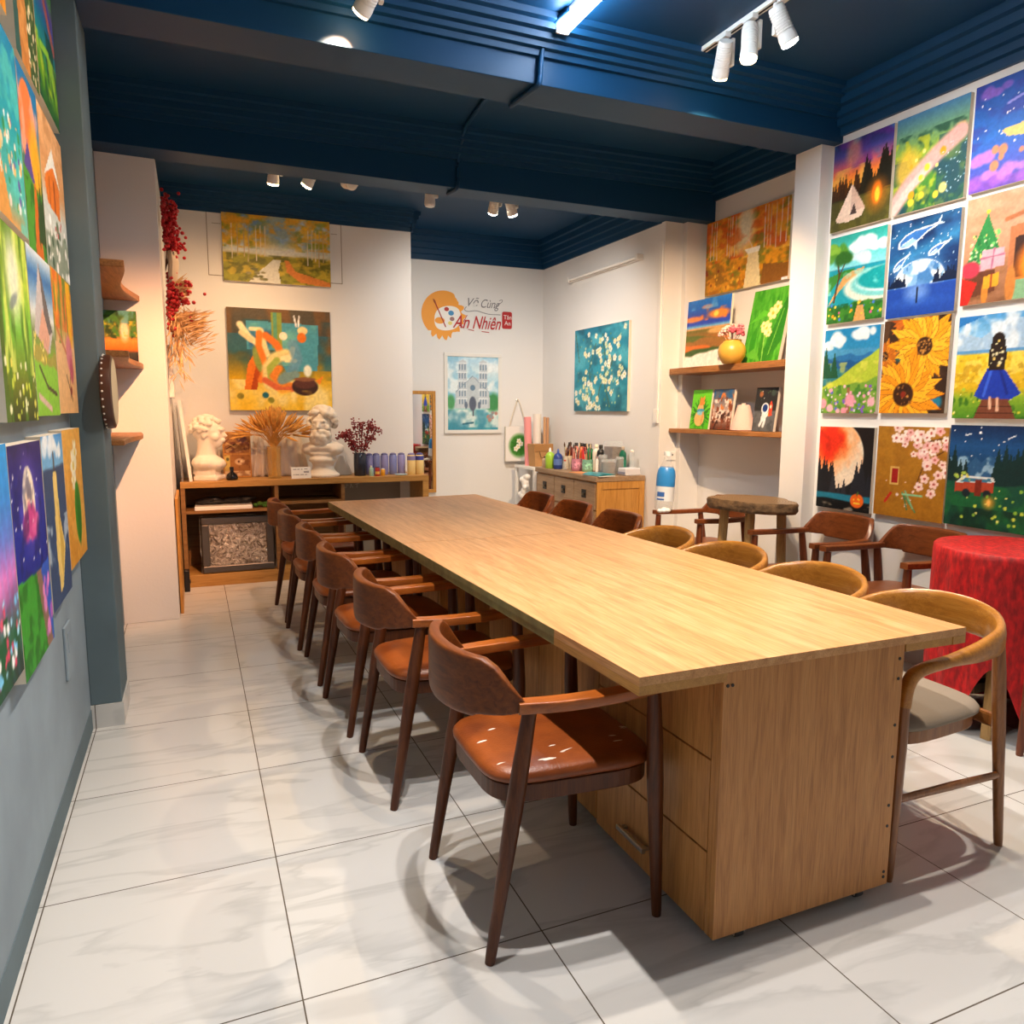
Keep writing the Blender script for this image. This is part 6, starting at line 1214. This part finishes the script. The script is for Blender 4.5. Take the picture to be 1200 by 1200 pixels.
p = Pic(44, 58, .78, 99).g((0, '5a3020'), (.4, 'c8a898'), (.75, '6a6a74'), (1, '4a5a70')).n(4, 5, 'f0dcd0', .48, 9, .95, .2, .75).n(5, 6, '7a3a20', .6, 10, .9, 0, .8).n(4, 4, 'd87a34', .62, 9, .9, .5, .9).n(4, 4, '2a5a8a', .55, 8, .9, .78).n(7, 9, '3a1c14', .62, 10, .9, 0, .45)
canvas('small abstract painting in brown, white and blue strokes on lower shelf', p.jit(), .225, .29, (3.50, 4.405, 1.201), -PI/2, .12, .02, group='small canvases on the lower shelf')
p = Pic(44, 58, .78, 100).g((0, '5a5c60'), (.45, '606266'), (.48, '2a2a2a'), (1, '26262a')).n(6, 6, '44464a', .55, 6, .7, 0, .45).e(.25, .85, .09, .07, 'a0603c', .9, .5).e(.8, .88, .1, .08, '3a4a44', .9, .5).d(16, 0, .5, 1, 1, .008, 'ffffff 5a8a4a').e(.5, .52, .17, .13, 'e8ecf0', 1, .1).e(.5, .53, .12, .09, '1c3a78', 1, .15).pg([(.38, .42), (.6, .42), (.58, .22), (.36, .22)], 'dfe2e6').ln([(.4, .22), (.34, .14)], .04, 'dfe2e6').ln([(.54, .22), (.5, .12)], .04, 'dfe2e6').ln([(.6, .36), (.72, .44)], .035, 'dfe2e6').pg([(.68, .34), (.84, .36), (.82, .6), (.75, .7), (.68, .58)], 'e0482c').e(.75, .56, .04, .04, 'f0e0c8', 1, .2).pg([(.66, .36), (.7, .36), (.68, .48)], 'f0b030')
canvas('small dark painting of an astronaut holding a red rocket', p.jit(), .205, .29, (3.50, 3.965, 1.201), -PI/2, .12, .02, group='small canvases on the lower shelf')
t = thing('thread_cone', 'pale pink cone of yarn between small canvases', 'yarn', (3.51, 4.19, 1.201))
MB().lathe([(.083, 0), (.088, .006), (.042, .172), (.037, .177), (.02, .177)], 30).build('yarn', flat('dusty pink yarn', 'dcb4a8', .9, bump=.4, bscale=90), t, smooth=True); MB().lathe([(.016, .175), (.015, .188), (.001, .188)], 12).build('cone_core', cm('c8b8a8', .7), t, smooth=True)

# water bottle standing on the arm of the farthest wall chair
t = thing('water_bottle', 'large clear water bottle with blue label on chair armrest', 'bottle', (2.985, 4.345, .656)); t.scale = (1.12, 1.12, 1.25); t.rotation_euler = (0, .06, 0)
MB().lathe([(.05, 0), (.056, .008), (.055, .06), (.052, .065), (.056, .07), (.056, .19), (.05, .22), (.024, .27), (.020, .30)], 24).build('bottle_body', M['clear'], t, smooth=True)
MB().lathe([(.0575, .05), (.0575, .13)], 24, cap=False).build('white_label', cm('dfe6ee', .4), t, smooth=True)
MB().lathe([(.0572, .131), (.0572, .19), (.0515, .22), (.04, .238)], 24, cap=False).build('blue_label', cm('2f86d0', .35), t, smooth=True)
MB().lathe([(.022, .298), (.023, .32), (.005, .322)], 16).build('cap', cm('e8eef4', .35), t, smooth=True)
for i, (z0, z1) in enumerate(((.075, .1), (.056, .064))): MB().sweep([(-.0585*math.cos(a), -.0585*math.sin(a), (z0+z1)/2) for a in [.1+.12*k for k in range(8)]], (.0005, (z1-z0)/2), n=6, p=6).build('label_print', cm('3a6ab8', .4), t)
mb = MB(); random.seed(7)
for k in range(6): mb.sph((random.gauss(0, .02), random.gauss(0, .012), .012+.008*random.random()), (.024, .02, .014), 8, 6)
o = mb.build('tissue', 'white_pl', None, True, loc=(2.93, 4.245, .651)); tag(o, 'crumpled white tissue at the foot of the water bottle', 'tissue')
EXPOSURE = 1.17

# ------------------------------------------------------------------ camera, world, view
f_, pitch, yaw, roll = 880.174, .134452, .401398, .004799
cp, sp_, cy_, sy_ = math.cos(pitch), math.sin(pitch), math.cos(yaw), math.sin(yaw)
fw = Vector((sy_*cp, cy_*cp, -sp_)); rt = Vector((cy_, -sy_, 0)); up = rt.cross(fw)
c_, s_ = math.cos(roll), math.sin(roll)
rt, up = rt*c_+up*s_, up*c_-rt*s_
cam = bpy.data.cameras.new('camera'); co = bpy.data.objects.new('camera', cam); C.objects.link(co)
cam.sensor_width = 36; cam.sensor_fit = 'HORIZONTAL'; cam.lens = f_/1200*36; cam.clip_start = .05
mw = Matrix((rt, up, -fw)).transposed().to_4x4(); mw.translation = (0, 0, H); co.matrix_world = mw
bpy.context.scene.camera = co
w = bpy.data.worlds.new('world'); w.use_nodes = True; bpy.context.scene.world = w
w.node_tree.nodes['Background'].inputs[0].default_value = (.02, .022, .025, 1)
vs = bpy.context.scene.view_settings
vs.view_transform = 'Standard'; vs.look = 'None'; vs.gamma = 1; vs.use_curve_mapping = False; vs.exposure = EXPOSURE
